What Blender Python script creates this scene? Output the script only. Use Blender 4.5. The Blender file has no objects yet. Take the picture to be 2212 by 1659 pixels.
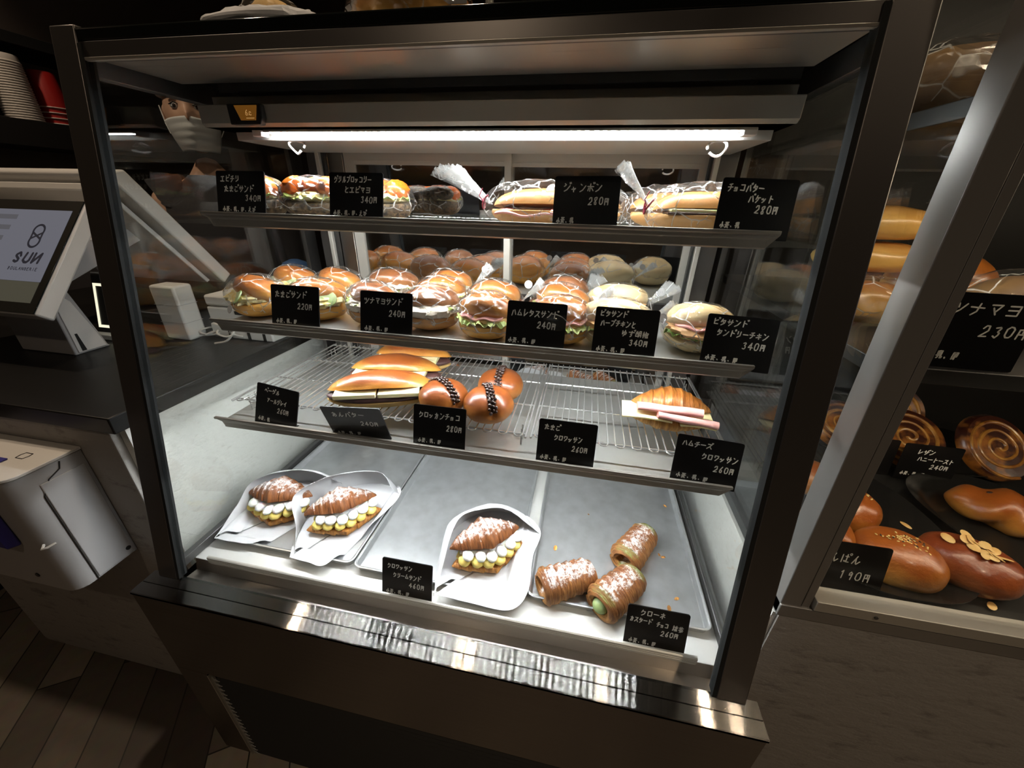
import bpy, bmesh, math, random
import unicodedata
from mathutils import Vector, Matrix, noise, Euler

random.seed(7)
S = bpy.context.scene
COL = S.collection
PI = math.pi
TILT = 0.2058            # lean of the front glass: y = TILT * z
FLOOR = -0.55            # z = 0 is the sill of the showcase

# ------------------------------------------------------------------ camera
cam_data = bpy.data.cameras.new('camera')
cam = bpy.data.objects.new('camera', cam_data)
COL.objects.link(cam)
cam_data.sensor_width = 36.0
cam_data.lens = 821.3264 / 2212 * 36.0
cam_data.clip_start = 0.02
pitch, roll, yaw = math.radians(-25.795), math.radians(-1.4645), math.radians(10.3031)
ROT = Matrix.Rotation(yaw, 3, 'Z') @ Matrix.Rotation(pitch, 3, 'X') @ Matrix.Rotation(roll, 3, 'Y')
right, fwd, up = ROT.col[0], ROT.col[1], ROT.col[2]
m = Matrix((right, up, -fwd)).transposed().to_4x4()
m.translation = Vector((0.6431, -0.3165, 0.5735))
cam.matrix_world = m
S.camera = cam

# ------------------------------------------------------------------ world, exposure
W = bpy.data.worlds.new('world')
S.world = W
W.use_nodes = True
W.node_tree.nodes['Background'].inputs[0].default_value = (1.0, 0.86, 0.72, 1)
W.node_tree.nodes['Background'].inputs[1].default_value = 0.012
S.view_settings.view_transform = 'Standard'
S.view_settings.look = 'None'
S.view_settings.exposure = 0.35
S.view_settings.gamma = 1.0
S.view_settings.use_curve_mapping = False
S.cycles.use_denoising = True
S.cycles.max_bounces = 10
S.cycles.diffuse_bounces = 4
S.cycles.glossy_bounces = 5
S.cycles.transparent_max_bounces = 40
S.cycles.sample_clamp_indirect = 4.0

# warm downlights of the shop ceiling
WARM = (1.0, 0.78, 0.56)
CEIL = 1.95
DOWNLIGHTS = [(-0.85, 0.21, 24), (0.22, 0.34, 14), (0.95, 0.34, 7), (0.12, -1.05, 6.0), (1.50, -0.75, 24.0), (1.6, 0.15, 8)]
for x, y, e in DOWNLIGHTS:
    ld = bpy.data.lights.new('downlight_bulb', 'SPOT')
    ld.energy = e
    ld.color = WARM
    ld.spot_size = math.radians(140 if y < -1 else 90 if y < -0.5 else 100)
    ld.spot_blend = 0.6
    ld.shadow_soft_size = 0.03
    lo = bpy.data.objects.new('downlight_bulb', ld)
    lo.location = (x, y, CEIL - 0.03)
    COL.objects.link(lo)

# ------------------------------------------------------------------ materials
def nodes(name):
    mt = bpy.data.materials.new(name)
    mt.use_nodes = True
    nt = mt.node_tree
    return mt, nt, nt.nodes['Principled BSDF'], nt.nodes, nt.links

def mat(name, col, rough=0.5, metal=0.0, spec=0.5, coat=0.0, col2=None, nscale=30, bump=0.0, bscale=60, emit=None, estr=0, sss=0.0, detail=4, lo=0.35, hi=0.65):
    mt, nt, b, N, L = nodes(name)
    b.inputs['Base Color'].default_value = (*col, 1)
    b.inputs['Roughness'].default_value = rough
    b.inputs['Metallic'].default_value = metal
    b.inputs['Specular IOR Level'].default_value = spec
    b.inputs['Coat Weight'].default_value = coat
    b.inputs['Coat Roughness'].default_value = 0.12
    if sss:
        b.inputs['Subsurface Weight'].default_value = sss
        b.inputs['Subsurface Radius'].default_value = (0.01, 0.006, 0.003)
        b.inputs['Subsurface Scale'].default_value = 0.5
    tc = N.new('ShaderNodeTexCoord')
    if col2 is not None:
        n = N.new('ShaderNodeTexNoise'); n.inputs['Scale'].default_value = nscale; n.inputs['Detail'].default_value = detail
        r = N.new('ShaderNodeValToRGB')
        r.color_ramp.elements[0].position = lo; r.color_ramp.elements[0].color = (*col, 1)
        r.color_ramp.elements[1].position = hi; r.color_ramp.elements[1].color = (*col2, 1)
        L.new(tc.outputs['Object'], n.inputs['Vector']); L.new(n.outputs['Fac'], r.inputs['Fac']); L.new(r.outputs['Color'], b.inputs['Base Color'])
    if bump:
        n2 = N.new('ShaderNodeTexNoise'); n2.inputs['Scale'].default_value = bscale; n2.inputs['Detail'].default_value = 6
        bp = N.new('ShaderNodeBump'); bp.inputs['Strength'].default_value = bump; bp.inputs['Distance'].default_value = 0.002
        L.new(tc.outputs['Object'], n2.inputs['Vector']); L.new(n2.outputs['Fac'], bp.inputs['Height']); L.new(bp.outputs['Normal'], b.inputs['Normal'])
    if emit:
        b.inputs['Emission Color'].default_value = (*emit, 1)
        b.inputs['Emission Strength'].default_value = estr
    return mt

def steel(name, tangent, col=(0.62, 0.60, 0.57), rough=0.28, aniso=0.8, metal=1.0):
    """Brushed stainless steel; highlights stretch along the tangent."""
    mt, nt, b, N, L = nodes(name)
    b.inputs['Base Color'].default_value = (*col, 1)
    b.inputs['Metallic'].default_value = metal
    b.inputs['Roughness'].default_value = rough
    b.inputs['Anisotropic'].default_value = aniso
    if tangent:
        c = N.new('ShaderNodeCombineXYZ')
        for i in range(3):
            c.inputs[i].default_value = tangent[i]
        L.new(c.outputs[0], b.inputs['Tangent'])
        mp = N.new('ShaderNodeMapping'); tc = N.new('ShaderNodeTexCoord'); n = N.new('ShaderNodeTexNoise')
        mp.inputs['Scale'].default_value = [900 if t else 4 for t in tangent]
        n.inputs['Scale'].default_value = 1.0; n.inputs['Detail'].default_value = 2
        r = N.new('ShaderNodeMapRange')
        r.inputs['To Min'].default_value = rough * 0.8; r.inputs['To Max'].default_value = rough * 1.25
        L.new(tc.outputs['Object'], mp.inputs['Vector']); L.new(mp.outputs[0], n.inputs['Vector'])
        L.new(n.outputs['Fac'], r.inputs['Value']); L.new(r.outputs[0], b.inputs['Roughness'])
    return mt

def film(name, f0=0.04, tint=(1, 1, 1), rough=0.0, bump=0.0, bscale=40, white=0.0, power=5.0, gain=0.96):
    """Clear sheet: lets light straight through and mirrors more at a grazing angle."""
    mt, nt, b, N, L = nodes(name)
    N.remove(b)
    out = N['Material Output']
    geo = N.new('ShaderNodeNewGeometry')
    tr = N.new('ShaderNodeBsdfTransparent'); tr.inputs[0].default_value = (*tint, 1)
    gl = N.new('ShaderNodeBsdfGlossy'); gl.inputs['Roughness'].default_value = rough
    dot = N.new('ShaderNodeVectorMath'); dot.operation = 'DOT_PRODUCT'
    L.new(geo.outputs['Incoming'], dot.inputs[0])
    if bump:
        tc = N.new('ShaderNodeTexCoord')
        v = N.new('ShaderNodeTexNoise'); v.inputs['Scale'].default_value = bscale; v.inputs['Detail'].default_value = 3
        try:
            v.noise_type = 'RIDGED_MULTIFRACTAL'
        except Exception:
            pass
        bp = N.new('ShaderNodeBump'); bp.inputs['Strength'].default_value = bump; bp.inputs['Distance'].default_value = 0.004
        L.new(tc.outputs['Object'], v.inputs['Vector']); L.new(v.outputs[0], bp.inputs['Height'])
        L.new(bp.outputs[0], gl.inputs['Normal']); L.new(bp.outputs[0], dot.inputs[1])
    else:
        L.new(geo.outputs['Normal'], dot.inputs[1])
    ab = N.new('ShaderNodeMath'); ab.operation = 'ABSOLUTE'; L.new(dot.outputs['Value'], ab.inputs[0])
    sb = N.new('ShaderNodeMath'); sb.operation = 'SUBTRACT'; sb.use_clamp = True; sb.inputs[0].default_value = 1.0; L.new(ab.outputs[0], sb.inputs[1])
    pw = N.new('ShaderNodeMath'); pw.operation = 'POWER'; pw.inputs[1].default_value = power; L.new(sb.outputs[0], pw.inputs[0])
    ma = N.new('ShaderNodeMath'); ma.operation = 'MULTIPLY_ADD'; ma.use_clamp = True
    ma.inputs[1].default_value = gain - f0; ma.inputs[2].default_value = f0; L.new(pw.outputs[0], ma.inputs[0])
    mx = N.new('ShaderNodeMixShader')
    L.new(ma.outputs[0], mx.inputs[0]); L.new(tr.outputs[0], mx.inputs[1]); L.new(gl.outputs[0], mx.inputs[2])
    last = mx
    if white:
        df = N.new('ShaderNodeBsdfDiffuse'); df.inputs[0].default_value = (0.9, 0.9, 0.88, 1)
        m2 = N.new('ShaderNodeMixShader'); m2.inputs[0].default_value = white
        L.new(mx.outputs[0], m2.inputs[1]); L.new(df.outputs[0], m2.inputs[2]); last = m2
    L.new(last.outputs[0], out.inputs['Surface'])
    return mt

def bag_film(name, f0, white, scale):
    """Crackly clear film: transparent, glossy, with white crease lines that also paint in highlight streaks."""
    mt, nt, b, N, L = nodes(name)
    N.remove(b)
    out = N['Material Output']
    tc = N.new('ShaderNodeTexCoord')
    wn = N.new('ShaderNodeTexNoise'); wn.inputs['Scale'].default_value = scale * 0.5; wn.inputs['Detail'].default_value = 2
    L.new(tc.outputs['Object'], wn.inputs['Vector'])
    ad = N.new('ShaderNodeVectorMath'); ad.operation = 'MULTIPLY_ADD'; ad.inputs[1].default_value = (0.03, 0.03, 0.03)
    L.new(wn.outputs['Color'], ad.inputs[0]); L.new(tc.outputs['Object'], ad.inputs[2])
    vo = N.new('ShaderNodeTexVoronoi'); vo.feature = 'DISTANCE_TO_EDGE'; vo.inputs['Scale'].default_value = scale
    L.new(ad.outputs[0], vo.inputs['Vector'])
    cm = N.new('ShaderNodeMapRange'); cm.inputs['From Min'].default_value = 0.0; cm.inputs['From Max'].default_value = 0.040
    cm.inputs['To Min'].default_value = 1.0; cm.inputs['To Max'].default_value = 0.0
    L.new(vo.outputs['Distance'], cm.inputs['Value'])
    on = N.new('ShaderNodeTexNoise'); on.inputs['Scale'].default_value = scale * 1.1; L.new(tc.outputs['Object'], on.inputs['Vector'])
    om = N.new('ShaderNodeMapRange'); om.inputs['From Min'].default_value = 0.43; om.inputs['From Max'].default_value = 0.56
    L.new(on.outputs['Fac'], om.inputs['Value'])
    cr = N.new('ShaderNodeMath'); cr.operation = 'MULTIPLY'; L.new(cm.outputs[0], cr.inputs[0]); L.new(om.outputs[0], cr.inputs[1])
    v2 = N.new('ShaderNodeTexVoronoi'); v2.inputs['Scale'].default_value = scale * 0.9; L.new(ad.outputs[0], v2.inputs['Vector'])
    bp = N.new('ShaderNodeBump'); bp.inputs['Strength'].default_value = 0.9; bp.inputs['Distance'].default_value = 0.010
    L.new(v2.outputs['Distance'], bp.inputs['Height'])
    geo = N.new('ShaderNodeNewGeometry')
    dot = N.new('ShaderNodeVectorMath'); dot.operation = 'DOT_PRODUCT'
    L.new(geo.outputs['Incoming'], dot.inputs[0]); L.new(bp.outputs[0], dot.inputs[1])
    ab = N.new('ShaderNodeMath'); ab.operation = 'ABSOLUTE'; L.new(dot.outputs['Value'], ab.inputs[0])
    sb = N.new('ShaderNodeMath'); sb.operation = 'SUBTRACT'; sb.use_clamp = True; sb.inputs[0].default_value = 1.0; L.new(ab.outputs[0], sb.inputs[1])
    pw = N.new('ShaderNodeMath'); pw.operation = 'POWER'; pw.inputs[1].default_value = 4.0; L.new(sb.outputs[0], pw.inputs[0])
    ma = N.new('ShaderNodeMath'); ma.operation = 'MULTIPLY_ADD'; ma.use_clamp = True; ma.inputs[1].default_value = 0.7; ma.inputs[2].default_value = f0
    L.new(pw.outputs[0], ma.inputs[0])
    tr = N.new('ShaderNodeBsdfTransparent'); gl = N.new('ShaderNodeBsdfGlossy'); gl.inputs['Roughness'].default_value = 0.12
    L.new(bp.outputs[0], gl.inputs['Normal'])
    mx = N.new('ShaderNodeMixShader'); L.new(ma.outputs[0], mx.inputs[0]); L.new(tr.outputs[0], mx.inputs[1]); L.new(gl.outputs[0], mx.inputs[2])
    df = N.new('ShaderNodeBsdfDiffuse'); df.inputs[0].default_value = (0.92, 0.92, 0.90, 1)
    w = N.new('ShaderNodeMath'); w.operation = 'MULTIPLY_ADD'; w.use_clamp = True; w.inputs[1].default_value = 0.62; w.inputs[2].default_value = white  # white streaks painted along the creases in place of lamp highlights
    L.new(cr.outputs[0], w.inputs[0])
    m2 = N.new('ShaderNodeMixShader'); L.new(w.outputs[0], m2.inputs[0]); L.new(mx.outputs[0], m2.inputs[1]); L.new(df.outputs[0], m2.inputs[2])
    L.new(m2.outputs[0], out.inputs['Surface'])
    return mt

def crust(name, top, side, z0, z1, rough=0.35, coat=0.25, nscale=22, bump=0.25, bscale=70, var=0.35, dust=None, wrinkle=None):
    """Baked dough: paler flank, browner crown, blotchy; dust = (amount, colour) of icing sugar lying on upward faces."""
    mt, nt, b, N, L = nodes(name)
    b.inputs['Roughness'].default_value = rough
    b.inputs['Coat Weight'].default_value = coat
    b.inputs['Coat Roughness'].default_value = 0.2
    tc = N.new('ShaderNodeTexCoord')
    sx = N.new('ShaderNodeSeparateXYZ'); L.new(tc.outputs['Object'], sx.inputs[0])
    mr = N.new('ShaderNodeMapRange'); mr.inputs['From Min'].default_value = z0; mr.inputs['From Max'].default_value = z1
    L.new(sx.outputs['Z'], mr.inputs['Value'])
    n = N.new('ShaderNodeTexNoise'); n.inputs['Scale'].default_value = nscale; n.inputs['Detail'].default_value = 5
    L.new(tc.outputs['Object'], n.inputs['Vector'])
    ad = N.new('ShaderNodeMath'); ad.operation = 'MULTIPLY_ADD'; ad.inputs[1].default_value = var * 2; L.new(n.outputs['Fac'], ad.inputs[0])
    sb = N.new('ShaderNodeMath'); sb.operation = 'SUBTRACT'; sb.inputs[1].default_value = var; L.new(ad.outputs[0], sb.inputs[0])
    L.new(mr.outputs[0], ad.inputs[2])
    r = N.new('ShaderNodeValToRGB')
    r.color_ramp.elements[0].color = (*side, 1); r.color_ramp.elements[1].color = (*top, 1)
    r.color_ramp.elements[0].position = 0.15; r.color_ramp.elements[1].position = 0.9
    L.new(sb.outputs[0], r.inputs['Fac'])
    colour = r.outputs['Color']
    hn = N.new('ShaderNodeTexNoise'); hn.inputs['Scale'].default_value = bscale; hn.inputs['Detail'].default_value = 6
    src = tc.outputs['Object']
    if wrinkle:
        mp = N.new('ShaderNodeMapping'); mp.inputs['Scale'].default_value = wrinkle; L.new(src, mp.inputs['Vector']); src = mp.outputs[0]
    L.new(src, hn.inputs['Vector'])
    if wrinkle:
        mx0 = N.new('ShaderNodeMixRGB'); mx0.blend_type = 'MULTIPLY'; mx0.inputs[0].default_value = 0.75
        rr = N.new('ShaderNodeValToRGB'); rr.color_ramp.elements[0].position = 0.36; rr.color_ramp.elements[1].position = 0.62
        rr.color_ramp.elements[0].color = (0.35, 0.24, 0.16, 1)
        L.new(hn.outputs['Fac'], rr.inputs['Fac']); L.new(colour, mx0.inputs[1]); L.new(rr.outputs['Color'], mx0.inputs[2]); colour = mx0.outputs[0]
    if dust:
        dn = N.new('ShaderNodeTexNoise'); dn.inputs['Scale'].default_value = 95; dn.inputs['Detail'].default_value = 9; dn.inputs['Roughness'].default_value = 0.8
        L.new(tc.outputs['Object'], dn.inputs['Vector'])
        sn = N.new('ShaderNodeSeparateXYZ'); L.new(tc.outputs['Normal'], sn.inputs[0])
        d1 = N.new('ShaderNodeMath'); d1.operation = 'MULTIPLY'; L.new(dn.outputs['Fac'], d1.inputs[0]); L.new(sn.outputs['Z'], d1.inputs[1])
        dr = N.new('ShaderNodeMapRange'); dr.inputs['From Min'].default_value = 0.50 - dust[0] * 0.3; dr.inputs['From Max'].default_value = 0.62 - dust[0] * 0.2
        L.new(d1.outputs[0], dr.inputs['Value'])
        mx = N.new('ShaderNodeMixRGB'); mx.inputs[2].default_value = (*dust[1], 1)
        L.new(dr.outputs[0], mx.inputs[0]); L.new(colour, mx.inputs[1]); colour = mx.outputs[0]
        if len(dust) > 2:      # green tea powder near both ends of the roll
            ax = N.new('ShaderNodeMath'); ax.operation = 'ABSOLUTE'; L.new(sx.outputs['X'], ax.inputs[0])
            gr = N.new('ShaderNodeMapRange'); gr.inputs['From Min'].default_value = dust[2]; gr.inputs['From Max'].default_value = dust[2] + 0.018
            L.new(ax.outputs[0], gr.inputs['Value'])
            g2 = N.new('ShaderNodeMath'); g2.operation = 'MULTIPLY'; L.new(gr.outputs[0], g2.inputs[0])
            g3 = N.new('ShaderNodeMapRange'); g3.inputs['From Min'].default_value = 0.28; g3.inputs['From Max'].default_value = 0.46
            L.new(d1.outputs[0], g3.inputs['Value']); L.new(g3.outputs[0], g2.inputs[1])
            m3 = N.new('ShaderNodeMixRGB'); m3.inputs[2].default_value = (0.17, 0.255, 0.05, 1)
            L.new(g2.outputs[0], m3.inputs[0]); L.new(colour, m3.inputs[1]); colour = m3.outputs[0]
    L.new(colour, b.inputs['Base Color'])
    bp = N.new('ShaderNodeBump'); bp.inputs['Strength'].default_value = bump; bp.inputs['Distance'].default_value = 0.003
    L.new(hn.outputs['Fac'], bp.inputs['Height']); L.new(bp.outputs['Normal'], b.inputs['Normal'])
    return mt

def emitter(name, col, strength):
    mt, nt, b, N, L = nodes(name)
    N.remove(b)
    e = N.new('ShaderNodeEmission'); e.inputs[0].default_value = (*col, 1); e.inputs[1].default_value = strength
    L.new(e.outputs[0], N['Material Output'].inputs['Surface'])
    return mt

def plaster(name, col, col2, scale=35, bump=0.6):
    mt, nt, b, N, L = nodes(name)
    b.inputs['Roughness'].default_value = 0.85
    tc = N.new('ShaderNodeTexCoord')
    mp = N.new('ShaderNodeMapping'); mp.inputs['Scale'].default_value = (1, 1, 2.2); L.new(tc.outputs['Object'], mp.inputs['Vector'])
    n = N.new('ShaderNodeTexNoise'); n.inputs['Scale'].default_value = scale; n.inputs['Detail'].default_value = 8; n.inputs['Roughness'].default_value = 0.65
    L.new(mp.outputs[0], n.inputs['Vector'])
    r = N.new('ShaderNodeValToRGB'); r.color_ramp.elements[0].position = 0.30; r.color_ramp.elements[1].position = 0.45
    r.color_ramp.elements[0].color = (*col2, 1); r.color_ramp.elements[1].color = (*col, 1)
    L.new(n.outputs['Fac'], r.inputs['Fac']); L.new(r.outputs['Color'], b.inputs['Base Color'])
    bp = N.new('ShaderNodeBump'); bp.inputs['Strength'].default_value = bump; bp.inputs['Distance'].default_value = 0.004
    L.new(n.outputs['Fac'], bp.inputs['Height']); L.new(bp.outputs['Normal'], b.inputs['Normal'])
    return mt

M = {}
def brushed_sill():
    """Steel brushed lengthwise: the scratches tip the surface to and fro across their run, never along it."""
    mt, nt, b, N, L = nodes('brushed_steel_sill')
    b.inputs['Base Color'].default_value = (0.30, 0.29, 0.275, 1)
    b.inputs['Metallic'].default_value = 1.0
    b.inputs['Roughness'].default_value = 0.08
    b.inputs['Anisotropic'].default_value = 1.0
    c = N.new('ShaderNodeCombineXYZ'); c.inputs[1].default_value = 1.0
    L.new(c.outputs[0], b.inputs['Tangent'])
    tc = N.new('ShaderNodeTexCoord'); mp = N.new('ShaderNodeMapping'); mp.inputs['Scale'].default_value = (7000, 90000, 9000)
    wn = N.new('ShaderNodeTexWhiteNoise')
    L.new(tc.outputs['Object'], mp.inputs['Vector']); L.new(mp.outputs[0], wn.inputs['Vector'])
    sl = N.new('ShaderNodeMapRange'); sl.inputs['To Min'].default_value = -0.7; sl.inputs['To Max'].default_value = 0.7
    L.new(wn.outputs['Value'], sl.inputs['Value'])
    cy = N.new('ShaderNodeCombineXYZ'); L.new(sl.outputs[0], cy.inputs[1])
    geo = N.new('ShaderNodeNewGeometry')
    ad = N.new('ShaderNodeVectorMath'); L.new(geo.outputs['Normal'], ad.inputs[0]); L.new(cy.outputs[0], ad.inputs[1])
    no = N.new('ShaderNodeVectorMath'); no.operation = 'NORMALIZE'; L.new(ad.outputs[0], no.inputs[0])
    L.new(no.outputs[0], b.inputs['Normal'])
    return mt
M['steel_sill'] = brushed_sill()
M['steel_soffit'] = mat('satin_steel_soffit', (0.60, 0.58, 0.53), rough=0.35, metal=0.5)
M['steel_face'] = steel('brushed_steel_face', (0, 0, 1), col=(0.60, 0.56, 0.49), rough=0.42, aniso=0.95, metal=0.72)
M['steel_panel'] = steel('brushed_steel_panel', (0, 0, 1), col=(0.42, 0.38, 0.34), rough=0.34, aniso=0.8)
M['steel_post'] = mat('dark_steel_post', (0.135, 0.125, 0.118), rough=0.36, metal=0.8)
M['steel_post2'] = mat('cabinet_post_steel', (0.26, 0.25, 0.238), rough=0.40, metal=0.55)
M['steel_ceiling'] = steel('brushed_steel_ceiling', (0, 1, 0), col=(0.46, 0.42, 0.37), rough=0.30, aniso=0.9, metal=0.8)
M['steel_plate'] = mat('satin_steel_plate', (0.60, 0.60, 0.57), rough=0.24, metal=0.55)
M['lip'] = mat('bronze_grey_aluminium_lip', (0.33, 0.305, 0.272), rough=0.34, metal=0.65)
M['alu'] = mat('anodised_aluminium', (0.50, 0.48, 0.43), rough=0.42, metal=0.45)
M['alu_dark'] = mat('dark_grey_metal', (0.10, 0.10, 0.10), rough=0.4, metal=0.6)  # plain dark metal for rails, screw and uprights
M['chrome'] = mat('chrome_wire', (0.80, 0.80, 0.79), rough=0.22, metal=0.8)
M['tray'] = mat('sheet_pan_aluminium', (0.58, 0.60, 0.61), rough=0.34, metal=0.75, col2=(0.68, 0.70, 0.72), nscale=34, bump=0.08, bscale=220, detail=8)
M['deck'] = mat('white_painted_deck', (0.66, 0.66, 0.63), rough=0.4)
M['black'] = mat('black_gasket', (0.012, 0.012, 0.012), rough=0.45)
M['rubber'] = mat('matt_black_rubber', (0.018, 0.019, 0.019), rough=0.9, spec=0.12)
M['steel_apron'] = steel('brushed_steel_apron', (0, 0, 1), col=(0.15, 0.132, 0.115), rough=0.40, aniso=0.7)
M['black_gloss'] = mat('black_glass_border', (0.01, 0.012, 0.011), rough=0.08)
M['card'] = mat('black_card', (0.006, 0.006, 0.0065), rough=0.28, spec=0.35)
M['card_grey'] = mat('black_card_painted_sheen', (0.022, 0.022, 0.023), rough=0.4)  # greyer copy of the card; the tray's reflection is put into its colour
M['chalk'] = mat('white_marker', (0.88, 0.87, 0.83), rough=0.8)
M['glass'] = film('clear_glass', f0=0.08, tint=(0.99, 1.0, 0.995))
M['glass_front'] = film('front_glass', f0=0.022, tint=(0.99, 1.0, 0.995))
M['glass_edge'] = mat('glass_edge', (0.16, 0.26, 0.24), rough=0.2)
M['door_glass'] = film('coated_door_glass', f0=0.66, tint=(0.9, 0.93, 0.92))
M['shelf_glass'] = film('shelf_glass', f0=0.05, tint=(0.97, 0.99, 0.98))
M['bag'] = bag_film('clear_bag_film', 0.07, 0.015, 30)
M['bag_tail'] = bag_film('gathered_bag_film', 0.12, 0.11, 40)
M['led'] = emitter('cool_white_led', (0.95, 0.98, 1.0), 300)
M['led_upper'] = emitter('cool_white_upper_led', (0.95, 0.98, 1.0), 400)
M['led_middle'] = emitter('cool_white_middle_led', (0.95, 0.98, 1.0), 420)
M['led_lower'] = emitter('cool_white_lower_led', (0.95, 0.98, 1.0), 610)
M['led_warm'] = emitter('warm_white_led', (1.0, 0.80, 0.56), 26)
M['lamp_disc'] = emitter('warm_lamp_disc', WARM, 12)
M['plaster'] = plaster('white_trowelled_plaster', (0.78, 0.77, 0.73), (0.66, 0.64, 0.59), scale=55)
M['plaster_front'] = plaster('grey_trowelled_plaster', (0.36, 0.34, 0.315), (0.20, 0.185, 0.17), scale=17)
M['counter'] = mat('black_laminate', (0.007, 0.0065, 0.006), rough=0.4, spec=0.3)
M['wall'] = mat('dark_brown_wall', (0.13, 0.105, 0.092), rough=0.8)
M['ceiling'] = mat('charcoal_ceiling', (0.12, 0.105, 0.095), rough=0.8)
M['white_plastic'] = mat('white_plastic', (0.74, 0.72, 0.69), rough=0.35)
M['grey_plastic'] = mat('pale_grey_plastic', (0.42, 0.41, 0.41), rough=0.42)
M['screen'] = mat('lit_screen', (0.02, 0.02, 0.02), rough=0.15, emit=(0.42, 0.43, 0.52), estr=0.22)
M['screen_bar'] = mat('lit_screen_band', (0.02, 0.02, 0.02), rough=0.15, emit=(0.42, 0.40, 0.28), estr=0.10)
M['screen_ink'] = mat('screen_ink', (0.01, 0.01, 0.012), rough=0.2, emit=(0.06, 0.06, 0.08), estr=0.2)
M['screen_grey'] = mat('screen_soft_rows', (0.01, 0.01, 0.012), rough=0.2, emit=(0.32, 0.32, 0.36), estr=0.2)
M['red_cup'] = mat('red_paper_cup', (0.30, 0.012, 0.010), rough=0.35)
M['white_cup'] = mat('white_paper_cup', (0.60, 0.56, 0.52), rough=0.55)
M['red_tie'] = mat('red_twist_tie', (0.25, 0.01, 0.03), rough=0.5)
M['paper'] = mat('white_glassine_paper', (0.70, 0.71, 0.73), rough=0.55, bump=0.25, bscale=28)
M['sticker'] = mat('white_sticker', (0.50, 0.50, 0.50), rough=0.5)
M['sticker_ink'] = mat('sticker_ink', (0.35, 0.35, 0.36), rough=0.6)
M['amber'] = mat('amber_display', (0.30, 0.11, 0.02), rough=0.25, emit=(0.55, 0.22, 0.03), estr=0.14)
M['amber_ink'] = mat('amber_digits', (0.8, 0.55, 0.25), rough=0.5, emit=(0.9, 0.55, 0.2), estr=0.4)
M['blue'] = mat('indigo_plastic', (0.035, 0.03, 0.26), rough=0.55)
M['blue2'] = mat('steel_blue_plastic', (0.05, 0.11, 0.26), rough=0.4)
# food
M['bun'] = crust('golden_bun_crust', (0.44, 0.125, 0.012), (0.74, 0.38, 0.075), 0.018, 0.066, coat=0.35, rough=0.3)
M['bun_dark'] = crust('brown_bun_crust', (0.25, 0.075, 0.016), (0.58, 0.28, 0.085), 0.012, 0.062, coat=0.4, rough=0.3)
M['seed_bun'] = mat('dark_seeded_bun', (0.20, 0.135, 0.07), rough=0.7, col2=(0.03, 0.022, 0.018), nscale=170, bump=0.6, bscale=170)
M['pita'] = crust('pale_pita_crust', (0.78, 0.52, 0.22), (0.85, 0.70, 0.42), 0.03, 0.075, coat=0.1, rough=0.45)
M['baguette'] = crust('baguette_crust', (0.42, 0.15, 0.03), (0.60, 0.33, 0.11), 0.015, 0.06, coat=0.15, rough=0.4)
M['koppe'] = crust('glossy_brown_roll_crust', (0.20, 0.050, 0.009), (0.58, 0.25, 0.040), 0.034, 0.052, coat=0.22, rough=0.36, nscale=30, bump=0.35)
M['crumb'] = mat('pale_bread_crumb', (0.78, 0.52, 0.19), rough=0.75, col2=(0.74, 0.48, 0.18), nscale=40, bump=0.4, bscale=120)
M['croissant'] = crust('flaky_croissant_crust', (0.42, 0.145, 0.022), (0.74, 0.40, 0.10), 0.0, 0.05, coat=0.15, rough=0.45, bump=0.7, bscale=14, wrinkle=(20, 4, 4))
M['croissant_dust'] = crust('sugared_croissant_crust', (0.23, 0.075, 0.016), (0.46, 0.19, 0.045), -0.01, 0.030, coat=0.05, rough=0.6, bump=0.9, bscale=14, wrinkle=(24, 4, 4), dust=(0.47, (0.82, 0.80, 0.79)))
M['croissant_base'] = crust('croissant_base_crust', (0.50, 0.20, 0.035), (0.66, 0.32, 0.075), 0.0, 0.02, coat=0.05, rough=0.55, bump=0.7, bscale=14, wrinkle=(18, 4, 4))
M['cornet'] = crust('sugared_cornet_crust', (0.25, 0.085, 0.02), (0.54, 0.26, 0.075), 0.0, 0.05, coat=0.05, rough=0.6, bump=0.9, bscale=16, wrinkle=(26, 4, 4), dust=(0.34, (0.85, 0.82, 0.80)))
M['cornet_green'] = crust('green_tea_cornet_crust', (0.25, 0.085, 0.02), (0.54, 0.26, 0.075), 0.0, 0.05, coat=0.05, rough=0.6, bump=0.9, bscale=16, wrinkle=(26, 4, 4), dust=(0.24, (0.85, 0.82, 0.80), 0.030))
M['matcha_cream'] = mat('green_tea_cream', (0.36, 0.48, 0.20), rough=0.45, sss=0.2)
M['egg'] = mat('egg_salad', (0.82, 0.60, 0.16), rough=0.5, col2=(0.86, 0.78, 0.48), nscale=90, bump=0.7, bscale=110)
M['tuna'] = mat('tuna_mayo', (0.72, 0.60, 0.48), rough=0.55, col2=(0.80, 0.72, 0.62), nscale=120, bump=0.7, bscale=150)
M['lettuce'] = mat('pale_green_lettuce', (0.40, 0.56, 0.10), rough=0.45, col2=(0.66, 0.74, 0.30), nscale=30, bump=0.3, bscale=60)
M['lettuce_dark'] = mat('dark_green_leaf', (0.14, 0.30, 0.04), rough=0.4, col2=(0.36, 0.52, 0.12), nscale=30, bump=0.3, bscale=60)
M['cucumber'] = mat('cucumber_flesh', (0.60, 0.70, 0.38), rough=0.35, col2=(0.42, 0.58, 0.20), nscale=50)
M['cucumber_skin'] = mat('cucumber_skin', (0.06, 0.16, 0.03), rough=0.35)
M['ham'] = mat('pink_ham', (0.80, 0.36, 0.33), rough=0.38, col2=(0.86, 0.47, 0.43), nscale=18, sss=0.1)
M['ham_edge'] = mat('ham_rind', (0.70, 0.25, 0.22), rough=0.45)
M['cheese'] = mat('pale_cheese', (0.86, 0.76, 0.42), rough=0.4, sss=0.1)
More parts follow.
